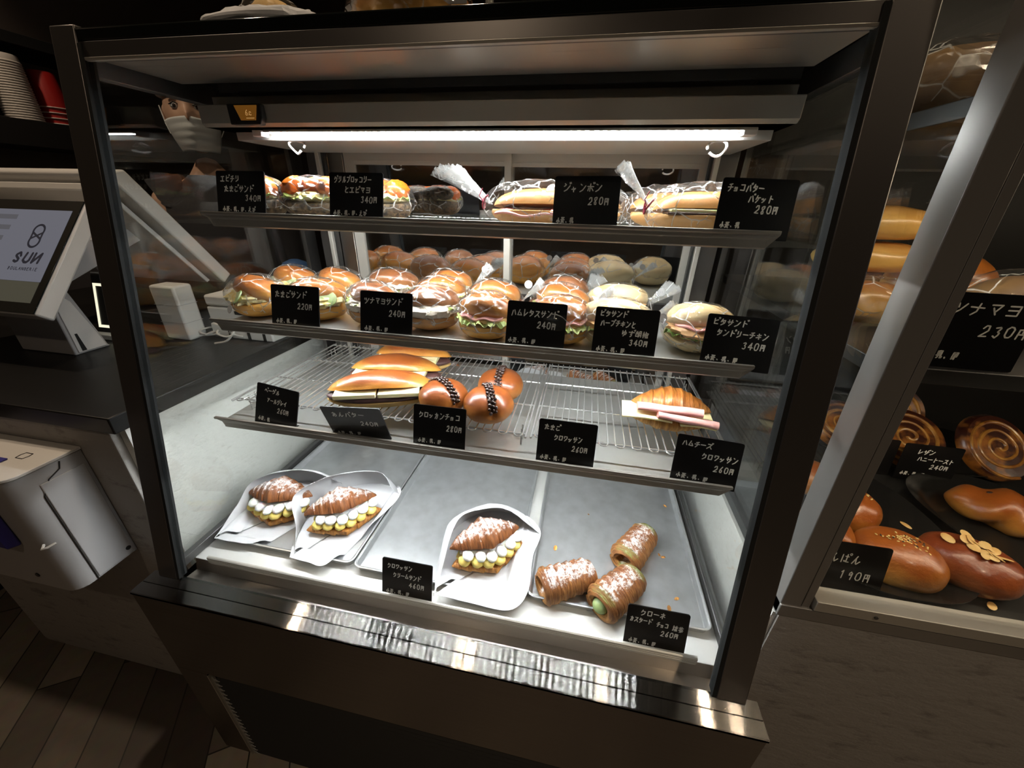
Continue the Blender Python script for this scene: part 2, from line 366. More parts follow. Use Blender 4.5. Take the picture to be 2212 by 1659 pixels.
M['shrimp'] = mat('orange_shrimp_chilli', (0.62, 0.105, 0.006), rough=0.3, col2=(0.72, 0.20, 0.02), nscale=25, coat=0.3, bump=0.2, bscale=30)
M['chicken'] = mat('roast_chicken', (0.50, 0.24, 0.08), rough=0.5, col2=(0.66, 0.38, 0.15), nscale=40, bump=0.5, bscale=60)
M['butter'] = mat('pale_butter', (0.90, 0.82, 0.48), rough=0.4, sss=0.15)
M['anko'] = mat('dark_bean_paste', (0.055, 0.022, 0.020), rough=0.38, col2=(0.10, 0.045, 0.04), nscale=60, bump=0.5, bscale=100)
M['pearl'] = mat('dark_chocolate', (0.030, 0.014, 0.010), rough=0.2, coat=0.4)
M['choc'] = mat('melted_chocolate', (0.05, 0.022, 0.014), rough=0.3)
M['choc_bun'] = crust('glossy_round_bun_crust', (0.20, 0.050, 0.009), (0.56, 0.22, 0.035), 0.004, 0.042, coat=0.25, rough=0.34, nscale=30, bump=0.3)
M['custard'] = mat('yellow_custard_cream', (0.84, 0.66, 0.18), rough=0.45, sss=0.2)
M['cream'] = mat('white_whipped_cream', (0.88, 0.87, 0.82), rough=0.5, sss=0.2)
M['black_tray'] = mat('black_melamine_tray', (0.012, 0.012, 0.012), rough=0.18)
M['shiny_bun'] = crust('egg_washed_bun_crust', (0.34, 0.09, 0.014), (0.58, 0.26, 0.045), 0.006, 0.046, coat=0.4, rough=0.34, bump=0.4, bscale=110, nscale=34, var=0.5)
M['shiny_bun_red'] = crust('dark_egg_washed_bun_crust', (0.22, 0.045, 0.012), (0.42, 0.13, 0.03), 0.005, 0.045, coat=0.4, rough=0.34, bump=0.4, bscale=110, nscale=34, var=0.5)
M['sesame'] = mat('sesame_seed', (0.70, 0.50, 0.18), rough=0.5)
M['sesame_black'] = mat('black_sesame_seed', (0.02, 0.018, 0.014), rough=0.5)
M['almond'] = mat('toasted_almond', (0.68, 0.40, 0.13), rough=0.5, col2=(0.78, 0.55, 0.24), nscale=60)
M['toast'] = mat('caramel_toast', (0.36, 0.13, 0.022), rough=0.3, col2=(0.045, 0.011, 0.006), nscale=26, coat=0.5, bump=0.4, lo=0.38, hi=0.52)
M['toast_swirl'] = mat('golden_toast_swirl', (0.52, 0.25, 0.045), rough=0.35, col2=(0.20, 0.065, 0.012), nscale=40, coat=0.4)
M['loaf'] = crust('browned_loaf_crust', (0.40, 0.13, 0.02), (0.75, 0.45, 0.12), 0.02, 0.055, coat=0.4, rough=0.3)
M['bread_dark'] = mat('dark_loaf', (0.13, 0.07, 0.03), rough=0.6, col2=(0.24, 0.14, 0.05), nscale=20)
M['skin'] = mat('skin', (0.62, 0.38, 0.27), rough=0.5, sss=0.1)
M['hair'] = mat('black_hair', (0.012, 0.010, 0.009), rough=0.5)
M['cloth_white'] = mat('white_cloth', (0.70, 0.70, 0.70), rough=0.8)
M['mask'] = mat('pale_face_mask', (0.66, 0.68, 0.70), rough=0.8)
M['cloth_dark'] = mat('dark_uniform_cloth', (0.03, 0.03, 0.036), rough=0.85)
M['eye_dark'] = mat('dark_iris', (0.02, 0.012, 0.01), rough=0.15)
M['cable'] = mat('white_cable', (0.60, 0.58, 0.55), rough=0.45)
M['kraft'] = mat('kraft_paper', (0.55, 0.40, 0.26), rough=0.7, bump=0.3, bscale=20)
M['dark_device'] = mat('black_plastic', (0.015, 0.015, 0.016), rough=0.3)
M['grille'] = mat('black_louvre', (0.05, 0.048, 0.045), rough=0.4, metal=0.4)
M['zinc'] = mat('galvanised_edge', (0.35, 0.35, 0.34), rough=0.5, metal=0.6)

# ------------------------------------------------------------------ mesh helpers
class MB:
    def __init__(s):
        s.v, s.f, s.mi = [], [], []

    def add(s, vs, fs, mi=0):
        o = len(s.v)
        s.v += [Vector(p) for p in vs]
        s.f += [[i + o for i in f] for f in fs]
        s.mi += [mi] * len(fs)
        return s

    def box(s, x0, x1, y0, y1, z0, z1, mi=0):
        v = [(x, y, z) for z in (z0, z1) for y in (y0, y1) for x in (x0, x1)]
        return s.add(v, [(0, 2, 3, 1), (4, 5, 7, 6), (0, 1, 5, 4), (2, 6, 7, 3), (0, 4, 6, 2), (1, 3, 7, 5)], mi)

    def hexa(s, b, t, mi=0):
        """b, t: four corners each (counter-clockwise), joined into a solid."""
        return s.add(list(b) + list(t), [(3, 2, 1, 0), (4, 5, 6, 7), (0, 1, 5, 4), (1, 2, 6, 5), (2, 3, 7, 6), (3, 0, 4, 7)], mi)

    def prism(s, poly, a0, a1, axis='x', mi=0):
        n = len(poly)
        def P(p, a):
            return {'x': (a, p[0], p[1]), 'y': (p[0], a, p[1]), 'z': (p[0], p[1], a)}[axis]
        v = [P(p, a0) for p in poly] + [P(p, a1) for p in poly]
        f = [list(range(n))[::-1], list(range(n, 2 * n))]
        f += [(i, (i + 1) % n, n + (i + 1) % n, n + i) for i in range(n)]
        return s.add(v, f, mi)

    def tube(s, pts, r, n=8, closed=False, mi=0, flat=1.0):
        pts = [Vector(p) for p in pts]
        m_ = len(pts)
        rs = r if isinstance(r, (list, tuple)) else [r] * m_
        vs, fs = [], []
        ref = Vector((0.03, 0.07, 1))
        for i, p in enumerate(pts):
            a = pts[i - 1] if (i or closed) else p
            b = pts[(i + 1) % m_] if (i < m_ - 1 or closed) else p
            t = (b - a)
            if t.length < 1e-9:
                t = Vector((0, 0, 1))
            t.normalize()
            if abs(t.dot(ref.normalized())) > 0.97:
                u = t.cross(Vector((1, 0.1, 0)))
            else:
                u = t.cross(ref)
            u.normalize()
            w = t.cross(u)
            for k in range(n):
                q = 2 * PI * k / n
                vs.append(p + (u * math.cos(q) + w * math.sin(q) * flat) * rs[i])
        for i in range(m_ if closed else m_ - 1):
            j = (i + 1) % m_
            for k in range(n):
                l = (k + 1) % n
                fs.append((i * n + k, i * n + l, j * n + l, j * n + k))
        if not closed:
            fs.append(list(range(n))[::-1])
            fs.append([(m_ - 1) * n + k for k in range(n)])
        return s.add(vs, fs, mi)

    def lathe(s, prof, n=24, c=(0, 0, 0), mi=0):
        vs, fs = [], []
        for r, z in prof:
            for k in range(n):
                q = 2 * PI * k / n
                vs.append((c[0] + r * math.cos(q), c[1] + r * math.sin(q), c[2] + z))
        for i in range(len(prof) - 1):
            for k in range(n):
                l = (k + 1) % n
                fs.append((i * n + k, i * n + l, (i + 1) * n + l, (i + 1) * n + k))
        fs.append(list(range(n))[::-1])
        fs.append([(len(prof) - 1) * n + k for k in range(n)])
        return s.add(vs, fs, mi)

    def blob(s, fn, nu=28, nv=16, mi=0):
        """fn(d, th, ph) -> point, d = unit direction, poles on Z."""
        vs = [fn(Vector((0, 0, 1)), 0, 0)]
        for j in range(1, nv):
            ph = PI * j / nv
            for i in range(nu):
                th = 2 * PI * i / nu
                vs.append(fn(Vector((math.cos(th) * math.sin(ph), math.sin(th) * math.sin(ph), math.cos(ph))), th, ph))
        vs.append(fn(Vector((0, 0, -1)), 0, PI))
        fs = [(0, 1 + i, 1 + (i + 1) % nu) for i in range(nu)]
        for j in range(nv - 2):
            a, b = 1 + j * nu, 1 + (j + 1) * nu
            fs += [(a + i, b + i, b + (i + 1) % nu, a + (i + 1) % nu) for i in range(nu)]
        a, e = 1 + (nv - 2) * nu, len(vs) - 1
        fs += [(a + i, e, a + (i + 1) % nu) for i in range(nu)]
        return s.add(vs, fs, mi)

    def ell(s, c, r, nu=14, nv=9, mi=0, nz=0.0, rot=None, seed=0):
        c = Vector(c)
        def fn(d, th, ph):
            k = 1 + (nz * noise.noise(d * 2.3 + Vector((seed, 0, 0))) if nz else 0)
            p = Vector((d.x * r[0] * k, d.y * r[1] * k, d.z * r[2] * k))
            return c + (rot @ p if rot else p)
        return s.blob(fn, nu, nv, mi)

    def grid(s, fn, nu, nv, mi=0, thick=0.0):
        """fn(u, v) over the unit square; thick gives the sheet a back."""
        vs = [Vector(fn(i / nu, j / nv)) for j in range(nv + 1) for i in range(nu + 1)]
        w = nu + 1
        fs = [(j * w + i, j * w + i + 1, (j + 1) * w + i + 1, (j + 1) * w + i) for j in range(nv) for i in range(nu)]
        if not thick:
            return s.add(vs, fs, mi)
        nm = [Vector() for _ in vs]
        for f in fs:
            q = (vs[f[2]] - vs[f[0]]).cross(vs[f[3]] - vs[f[1]])
            for i in f:
                nm[i] += q
        N_ = len(vs)
        back = [p - (n_.normalized() if n_.length > 1e-12 else Vector((0, 0, 1))) * thick for p, n_ in zip(vs, nm)]
        fb = [[i + N_ for i in f[::-1]] for f in fs]
        rim = [i for i in range(w)] + [j * w + nu for j in range(1, nv + 1)] + [nv * w + i for i in range(nu - 1, -1, -1)] + [j * w for j in range(nv - 1, 0, -1)]
        fr = [(rim[i], rim[i] + N_, rim[(i + 1) % len(rim)] + N_, rim[(i + 1) % len(rim)]) for i in range(len(rim))]
        return s.add(vs + back, fs + fb + fr, mi)

    def xf(s, mtx, start=0):
        for i in range(start, len(s.v)):
            s.v[i] = mtx @ s.v[i]
        return s

def ob(name, mb, mats, parent=None, loc=(0, 0, 0), rot=(0, 0, 0), smooth=True, bevel=0.0, angle=40):
    me = bpy.data.meshes.new(name)
    me.from_pydata([tuple(p) for p in mb.v], [], mb.f)
    ms = mats if isinstance(mats, (list, tuple)) else [mats]
    for k in ms:
        me.materials.append(M[k] if isinstance(k, str) else k)
    if len(ms) > 1:
        me.polygons.foreach_set('material_index', mb.mi)
    me.polygons.foreach_set('use_smooth', [bool(smooth)] * len(me.polygons))
    me.update()
    if smooth and angle < 180:
        me.set_sharp_from_angle(angle=math.radians(angle))
    o = bpy.data.objects.new(name, me)
    COL.objects.link(o)
    o.location = loc
    o.rotation_euler = rot
    if parent:
        o.parent = parent
    if bevel:
        b = o.modifiers.new('bevel', 'BEVEL')
        b.width = bevel; b.segments = 2; b.limit_method = 'ANGLE'; b.angle_limit = math.radians(50)
    return o

def tag(o, label, cat, group=None):
    o['label'] = label
    o['category'] = cat
    if group:
        o['group'] = group
    return o

def thing(name, label, cat, loc=(0, 0, 0), rz=0.0, group=None):
    o = bpy.data.objects.new(name, None)
    o.empty_display_size = 0.02
    COL.objects.link(o)
    o.location = loc
    o.rotation_euler = (0, 0, rz)
    return tag(o, label, cat, group)

def struct(name, mb, mats, **k):
    o = ob(name, mb, mats, **k)
    o['kind'] = 'structure'
    return o

def dup(root, loc, rz, label):
    r = root.copy()
    COL.objects.link(r)
    r.location = loc
    r.rotation_euler = (0, 0, rz)
    r['label'] = label
    for ch in list(root.children):
        c = ch.copy(); COL.objects.link(c); c.parent = r
        for g in list(ch.children):
            d = g.copy(); COL.objects.link(d); d.parent = c
    return r

def smoothstep(a, b, x):
    t = max(0.0, min(1.0, (x - a) / (b - a)))
    return t * t * (3 - 2 * t)

def nz(p, k=1.0, sd=0.0):
    return noise.noise(Vector(p) * k + Vector((sd, sd * 1.7, -sd)))

# ------------------------------------------------------------------ the shop: floor, walls, ceiling
def floor_mat():
    mt, nt, b, N, L = nodes('plank_floor')
    b.inputs['Roughness'].default_value = 0.55
    tc = N.new('ShaderNodeTexCoord'); mp = N.new('ShaderNodeMapping'); mp.inputs['Rotation'].default_value = (0, 0, math.radians(57))
    L.new(tc.outputs['Object'], mp.inputs['Vector'])
    br = N.new('ShaderNodeTexBrick')
    br.inputs['Color1'].default_value = (0.34, 0.285, 0.22, 1); br.inputs['Color2'].default_value = (0.05, 0.036, 0.030, 1)
    br.inputs['Mortar'].default_value = (0.03, 0.025, 0.02, 1)
    br.inputs['Scale'].default_value = 1.0; br.inputs['Brick Width'].default_value = 0.6; br.inputs['Row Height'].default_value = 0.085
    br.inputs['Mortar Size'].default_value = 0.0016; br.inputs['Bias'].default_value = 0.0
    L.new(mp.outputs[0], br.inputs['Vector'])
    n = N.new('ShaderNodeTexNoise'); n.inputs['Scale'].default_value = 40; n.inputs['Detail'].default_value = 6
    L.new(mp.outputs[0], n.inputs['Vector'])
    mx = N.new('ShaderNodeMixRGB'); mx.blend_type = 'OVERLAY'; mx.inputs[0].default_value = 0.25
    L.new(br.outputs['Color'], mx.inputs[1]); L.new(n.outputs['Color'], mx.inputs[2])
    L.new(mx.outputs[0], b.inputs['Base Color'])
    return mt

XL, XR, YB, YF = -1.30, 3.2, 2.3, -2.6
struct('floor', MB().box(XL, XR, YF, YB, FLOOR - 0.05, FLOOR), floor_mat(), smooth=False)
struct('ceiling', MB().box(XL, XR, YF, YB, CEIL, CEIL + 0.05), 'ceiling', smooth=False)
struct('wall_left', MB().box(XL - 0.05, XL, YF, YB, FLOOR, CEIL), 'wall', smooth=False)
struct('wall_right', MB().box(XR, XR + 0.05, YF, YB, FLOOR, CEIL), 'wall', smooth=False)
struct('wall_back', MB().box(XL, XR, YB, YB + 0.05, FLOOR, CEIL), 'wall', smooth=False)
struct('wall_front', MB().box(XL, XR, YF - 0.05, YF, FLOOR, CEIL), 'wall', smooth=False)
places = ['above the till counter', 'above the showcase', 'above the gap between the two cases', 'in the ceiling over the floor by the till', 'in the ceiling over the floor before the showcase', 'above the bread cabinet']
for (x, y, e), w in zip(DOWNLIGHTS, places):
    t = thing('ceiling_downlight', 'round warm downlight recessed ' + w, 'lamp', (x, y, CEIL), 0, 'warm downlights in the ceiling')
    ob('trim_ring', MB().lathe([(0.052, 0), (0.052, -0.006), (0.042, -0.008), (0.040, 0)], 24), 'black', t)
    ob('lamp_disc', MB().lathe([(0.039, 0.0), (0.039, -0.003)], 24), 'lamp_disc', t)

# ------------------------------------------------------------------ the refrigerated showcase
gy = lambda z: TILT * z
SC = thing('refrigerated_showcase', 'steel framed glass showcase full of sandwiches and croissants', 'display case', (0.45, 0.24, FLOOR))
ORG = Vector((0.45, 0.24, FLOOR))
def part(name, mb, mats, parent=SC, **k):
    mb.xf(Matrix.Translation(-ORG))
    o = ob(name, mb, mats, parent, **k)
    return o
def sub(name, mb, mats, parent, **k):
    mb.xf(Matrix.Translation(-ORG))
    return ob(name, mb, mats, parent, **k)

YBK = 0.50        # plane of the sliding doors
def post(x0, x1, z0, z1, dep, gw):
    b = [(x0, gy(z0) - 0.004, z0), (x1, gy(z0) - 0.004, z0), (x1, gy(z0) + dep, z0), (x0, gy(z0) + dep, z0)]
    t = [(x0, gy(z1) - 0.004, z1), (x1, gy(z1) - 0.004, z1), (x1, gy(z1) + dep, z1), (x0, gy(z1) + dep, z1)]
    return MB().hexa(b, t)
part('front_post', post(0.0, 0.036, 0.0, 0.744, 0.006, 0), 'steel_post', bevel=0.0015)
part('front_post', post(0.864, 0.9, 0.0, 0.775, 0.006, 0), 'steel_post', bevel=0.0015)
# rubber gaskets beside the posts
for a, b_ in ((0.036, 0.041), (0.859, 0.864)):
    part('gasket', post(a, b_, 0.002, 0.726, 0.0095, 0), 'rubber')
# front pane
g = MB()
g.hexa([(0.041, gy(0.0), 0), (0.859, gy(0.0), 0), (0.859, 0.006, 0), (0.041, 0.006, 0)],
       [(0.041, gy(0.728), 0.728), (0.859, gy(0.728), 0.728), (0.859, gy(0.728) + 0.006, 0.728), (0.041, gy(0.728) + 0.006, 0.728)])
part('front_glass', g, 'glass_front', smooth=False)
# side panes
for x, nm in ((0.003, 'side_glass'), (0.893, 'side_glass')):
    g = MB().prism([(gy(0.0) + 0.010, 0.0), (YBK + 0.03, 0.0), (YBK + 0.03, 0.712), (gy(0.712) + 0.010, 0.712)], x, x + 0.004)
    part(nm, g, 'glass', smooth=False)
    fr = MB().prism([(YBK + 0.0, -0.01), (YBK + 0.035, -0.01), (YBK + 0.035, 0.728), (YBK + 0.0, 0.728)], x - 0.003, x + 0.007)
    part('rear_corner_strip', fr, 'steel_post', smooth=False)
    part('top_side_rail', MB().box(x - 0.003, x + 0.013, gy(0.705) + 0.02, YBK + 0.03, 0.700, 0.728), 'alu_dark', bevel=0.001)
    part('bottom_side_rail', MB().box(x - 0.002, x + 0.010, 0.02, YBK + 0.03, -0.012, 0.004), 'alu_dark', bevel=0.001)
# top: front rail, black-bordered glass top, steel inner ceiling
r = MB().prism([(gy(0.712) - 0.002, 0.712), (gy(0.712) + 0.016, 0.712), (gy(0.728) + 0.016, 0.728), (gy(0.728) - 0.002, 0.728)], 0.036, 0.864)
part('top_front_rail', r, 'steel_post', bevel=0.0008)
part('top_edge_strip', MB().box(0.036, 0.864, gy(0.712) - 0.0025, gy(0.712) + 0.004, 0.7095, 0.7125), 'alu', bevel=0.0005)
part('top_panel', MB().box(0.0, 0.9, gy(0.728) - 0.001, YBK + 0.035, 0.728, 0.741), 'black_gloss', bevel=0.002)
part('inner_ceiling', MB().box(0.03, 0.87, 0.166, 0.275, 0.716, 0.722), 'steel_ceiling', bevel=0.0008)
part('ceiling_return', MB().prism([(0.275, 0.7055), (0.28, 0.7055), (0.28, 0.728), (0.275, 0.728)], 0.09, 0.86), 'black', smooth=False)
# lamp canopy hanging inside
can = part('lamp_canopy', MB().prism([(0.27, 0.667), (0.275, 0.6625), (0.49, 0.6625), (0.49, 0.70), (0.30, 0.706), (0.30, 0.690), (0.27, 0.690)], 0.05, 0.87), 'steel_face', bevel=0.0012)
sub('canopy_soffit', MB().box(0.06, 0.862, 0.320, 0.488, 0.651, 0.6635), 'steel_soffit', can, bevel=0.001)
ch = MB().box(0.13, 0.835, 0.296, 0.316, 0.6595, 0.6630)
sub('lamp_channel', ch, 'alu', can, bevel=0.0006)
led = MB()
nled = 60
for i in range(nled):
    x = 0.140 + (0.822 - 0.140) * i / (nled - 1)
    led.box(x - 0.0026, x + 0.0026, 0.3015, 0.3095, 0.6582, 0.6594)
sub('led_strip', led, 'led', can, smooth=False)
for x in (0.118, 0.828):
    sub('lamp_end_cap', MB().box(x - 0.008, x + 0.008, 0.297, 0.314, 0.654, 0.6625), 'white_plastic', can, bevel=0.001)
for x, s in ((0.16, 1), (0.80, -1)):
    pts = [(x + 0.012 * math.cos(a) * s, 0.330 + 0.006 * math.sin(2 * a), 0.645 + 0.009 * math.sin(a) - 0.002) for a in [2 * PI * k / 20 for k in range(19)]]
    sub('lamp_cable', MB().tube(pts, 0.0018, 6), 'cable', can)
# thermometer on the canopy's front
th = part('thermometer', MB().prism([(0.108, 0.664), (0.158, 0.664), (0.163, 0.672), (0.163, 0.689), (0.108, 0.689)], 0.262, 0.272, axis='y'), 'dark_device', bevel=0.001)
sub('display_window', MB().prism([(0.121, 0.687), (0.128, 0.669), (0.152, 0.669), (0.158, 0.687)], 0.2608, 0.2622, axis='y'), 'amber', th, smooth=False)
dg = MB()
for cx, pts in ((0.140, '7935223060726434'), (0.147, '865928052240608 2'.replace(' ', ''))):
    k_ = 0.0006 if cx < 0.145 else 0.0004
    stroke_pts = [(cx + int(pts[i]) * k_ - 0.003, 0.675 + int(pts[i + 1]) * k_ * 1.2) for i in range(0, len(pts) - 1, 2)]
    dg.tube([(x, 0.2606, z) for x, z in stroke_pts], 0.0003, 5)
dg.ell((0.1435, 0.2606, 0.6755), (0.0005, 0.0003, 0.0005), 8, 5)
dg.box(0.138, 0.151, 0.2604, 0.2607, 0.6712, 0.6718)
sub('display_digits', dg, 'amber_ink', th)

# sliding doors at the back
part('rear_upright', MB().box(0.058, 0.085, YBK - 0.012, YBK + 0.012, -0.012, 0.66), 'steel_post', bevel=0.001)
part('rear_upright', MB().box(0.848, 0.878, YBK - 0.012, YBK + 0.012, -0.012, 0.66), 'steel_post', bevel=0.001)
for x in (0.088, 0.842):
    part('shelf_standard', MB().box(x - 0.004, x + 0.004, YBK - 0.022, YBK - 0.010, 0.0, 0.66), 'alu', bevel=0.0006)
    part('gasket', MB().box(x + (0.005 if x < 0.5 else -0.009), x + (0.009 if x < 0.5 else -0.005), YBK - 0.014, YBK - 0.002, 0.0, 0.66), 'black')
def sliding_door(x0, x1, y):
    fr = MB()
    fr.box(x0, x0 + 0.022, y, y + 0.012, 0.0, 0.657)
    fr.box(x1 - 0.013, x1, y, y + 0.012, 0.0, 0.657)
    fr.box(x0 + 0.022, x1 - 0.013, y, y + 0.012, 0.632, 0.657)
    fr.box(x0 + 0.022, x1 - 0.013, y, y + 0.012, 0.0, 0.022)
    fr.box(x0 + 0.022, x1 - 0.013, y - 0.0012, y + 0.0, 0.6385, 0.6395)
    d = part('sliding_door', fr, 'alu', smooth=False)
    sub('door_pane', MB().box(x0 + 0.022, x1 - 0.013, y + 0.004, y + 0.008, 0.022, 0.632), 'door_glass', d, smooth=False)
    return d
sliding_door(0.132, 0.482, YBK + 0.002)
sliding_door(0.460, 0.838, YBK + 0.016)
part('door_jamb', MB().box(0.097, 0.131, YBK, YBK + 0.03, 0.0, 0.66), 'steel_panel', bevel=0.001)
part('door_track', MB().box(0.09, 0.848, YBK - 0.004, YBK + 0.034, 0.657, 0.664), 'alu', bevel=0.0006)
part('door_sill', MB().box(0.06, 0.878, YBK - 0.012, YBK + 0.034, -0.016, 0.0), 'alu', bevel=0.001)

# deck, front channel and card rail
part('deck', MB().box(0.006, 0.894, 0.046, YBK - 0.012, -0.024, -0.014), 'deck', bevel=0.001)
part('front_channel', MB().prism([(0.004, -0.004), (0.008, -0.030), (0.040, -0.036), (0.046, -0.014), (0.046, -0.045), (0.0, -0.045)], 0.012, 0.888), 'steel_panel', smooth=False)
rl = MB()
prof = [(0.046, -0.016), (0.043, -0.016), (0.0425, -0.0125), (0.0415, -0.012), (0.0415, -0.0095), (0.0425, -0.009), (0.0415, -0.0085), (0.0415, -0.006), (0.0425, -0.0055), (0.0415, -0.005), (0.0415, -0.001), (0.0435, 0.0), (0.046, 0.0)]
rl.prism(prof, 0.044, 0.853)
part('card_rail', rl, 'alu', smooth=False)
# base: sill ledge, apron, louvre, carcass
sl = MB()
sl.prism([(0.0035, 0.0), (-0.0165, 0.0), (-0.0172, -0.002), (-0.0180, 0.0), (-0.0360, -0.0002), (-0.0372, -0.0012), (-0.0372, -0.0050), (0.0035, -0.0060)], -0.0160, 0.9160)
part('sill_ledge', sl, 'steel_sill', smooth=False)
ap = MB()
ap.box(-0.0145, 0.9145, -0.0365, -0.030, -0.205, -0.0062)
ap.box(-0.0145, 0.052, -0.0365, -0.030, -0.500, -0.205)
ap.box(0.852, 0.9145, -0.0365, -0.030, -0.500, -0.205)
part('apron_panel', ap, 'steel_apron', smooth=False, bevel=0.0006)
cs = MB().box(-0.0130, 0.9130, -0.0185, YBK + 0.035, -0.500, -0.046)
part('base_carcass', cs, 'steel_apron', smooth=False)
gr = MB()
for i in range(19):
    z = -0.222 - i * 0.0152
    gr.prism([(-0.034, z - 0.004), (-0.022, z + 0.006), (-0.0215, z + 0.0045), (-0.033, z - 0.0055)], 0.058, 0.848)
gl_ = part('vent_grille', gr, 'grille', smooth=False)
zz = MB()
for i in range(19):
    z = -0.222 - i * 0.0152
    zz.prism([(0.0530, z + 0.0066), (0.0530, z - 0.0086), (0.0655, z - 0.0060), (0.0560, z - 0.001)], -0.0345, -0.0335, axis='y')
sub('grille_edge', zz, 'zinc', gl_, smooth=False)
sub('grille_frame', MB().box(0.0505, 0.0530, -0.0385, -0.0300, -0.500, -0.205), 'steel_face', gl_, smooth=False)
for x in (0.04, 0.86):
    for y in (0.02, 0.48):
        part('foot', MB().lathe([(0.016, 0.0), (0.018, -0.008), (0.012, -0.010), (0.012, -0.044), (0.020, -0.046), (0.020, -0.050)], 16, (x, y, -0.50)), 'black')

# shelves: glass on top, bronze lip in front, steel plates on the two lower ones
def shelf(y, z, kind, label):
    t = thing('display_shelf', label, 'shelf', (0.457, y, z), 0, 'shelves of the showcase')
    x0, x1 = 0.0446 - 0.457, 0.8695 - 0.457
    lp = MB().prism([(0.0, 0.0), (0.0, -0.0035), (0.003, -0.0055), (0.0035, -0.009), (0.0045, -0.011), (0.0052, -0.020), (0.0070, -0.022), (0.0088, -0.022), (0.0088, -0.004), (0.004, 0.0)], x0, x1)
    lp.xf(Matrix())
    # the flange is a little wider than the body under it
    for v in lp.v:
        if v.z < -0.008:
            v.x *= 0.972
    ob('front_lip', lp, 'lip', t, smooth=False, bevel=0.0006)
    dep = YBK - 0.026 - y
    if kind == 'glass':
        ob('glass_plate', MB().box(x0 + 0.004, x1 - 0.004, 0.0090, dep, -0.0165, -0.011), 'shelf_glass', t, smooth=False)
    else:
        n = 3 if kind == 'plates' else 2
        xs = [x0 + 0.004 + (x1 - x0 - 0.008) * i / n for i in range(n + 1)]
        for a, b_ in zip(xs[:-1], xs[1:]):
            ob('shelf_plate', MB().box(a + 0.0006, b_ - 0.0006, 0.0090, dep, -0.0160, -0.0115), 'steel_plate', t, smooth=False, bevel=0.0006)
    lo_ = 0.030 if kind == 'glass' else 0.0     # the top shelf carries its lamp further back
    st = MB()
    for i in range(56):
        x = x0 + 0.06 + (x1 - x0 - 0.12) * i / 55
        st.box(x - 0.003, x + 0.003, 0.0178 + lo_, 0.0208 + lo_, -0.0192, -0.0182)
    ls = ob('lamp_channel', MB().box(x0 + 0.05, x1 - 0.05, 0.0168 + lo_, 0.0240 + lo_, -0.0180, -0.0165), 'alu', t, smooth=False)
    ob('led_strip', st, {'glass': 'led_upper', 'plates': 'led_middle', 'plates2': 'led_lower'}[kind], ls, smooth=False)
    for sx in (x0 + 0.03, x1 - 0.03):
        ob('bracket', MB().prism([(0.02, -0.0165), (dep, -0.0165), (dep, -0.040), (dep - 0.05, -0.034), (0.02, -0.020)], sx - 0.001, sx + 0.001), 'alu', t, smooth=False)
    return t
SH1 = shelf(0.2275, 0.5473, 'glass', 'top shelf of the showcase with grey lip and clear glass plate')
SH2 = shelf(0.1860, 0.3883, 'plates', 'middle shelf of the showcase holding bagged bun sandwiches')
SH3 = shelf(0.1373, 0.2290, 'plates2', 'lowest shelf of the showcase under the wire racks')
S1Z, S2Z, S3Z = 0.5473 - 0.011, 0.3883 - 0.0115, 0.2290 - 0.0115

# wire racks on the lowest shelf
def rack(x0, x1, y0, y1, z, label):
    t = thing('cooling_rack', label, 'rack', ((x0 + x1) / 2, y0, S3Z), 0, 'wire racks on the lowest shelf')
    cx = (x0 + x1) / 2
    h = z - S3Z
    w = MB()
    n = int(round((x1 - x0) / 0.0245))
    p = (x1 - x0) / n
    for i in range(n):
        a = x0 - cx + i * p + p * 0.22
        b = a + p * 0.56
        d = y1 - y0
        loop = [(a, d, h), (a, 0.004, h)] + [((a + b) / 2 - (b - a) / 2 * math.cos(q), 0.004 - (b - a) / 2 * math.sin(q), h - 0.0015 * math.sin(q)) for q in [PI * k / 6 for k in range(1, 6)]] + [(b, 0.004, h), (b, d, h)]
        w.tube(loop, 0.00115, 6)
    ob('wires', w, 'chrome', t)
    f = MB()
    for y in (0.006, 0.100, 0.195, y1 - y0 - 0.004):
        f.tube([(x0 - cx, y, h - 0.0026), (x1 - cx, y, h - 0.0026)], 0.0017, 6)
    for x in (x0 - cx, x1 - cx):
        f.tube([(x, -0.004, h - 0.002), (x, y1 - y0, h - 0.002)], 0.0019, 6)
    ob('frame', f, 'chrome', t)
    for x in (x0 - cx + 0.01, x1 - cx - 0.01):
        for y in (0.02, y1 - y0 - 0.03):
            ob('foot', MB().tube([(x, y, h - 0.003), (x, y, 0.0012), (x, y + 0.014, 0.0012), (x, y + 0.014, h - 0.003)], 0.0012, 6), 'chrome', t)
    return t
rack(0.060, 0.578, 0.170, 0.462, 0.250, 'wide chrome wire rack under the filled rolls and chocolate buns')
rack(0.586, 0.876, 0.172, 0.462, 0.250, 'narrow chrome wire rack under the ham and cheese croissant')

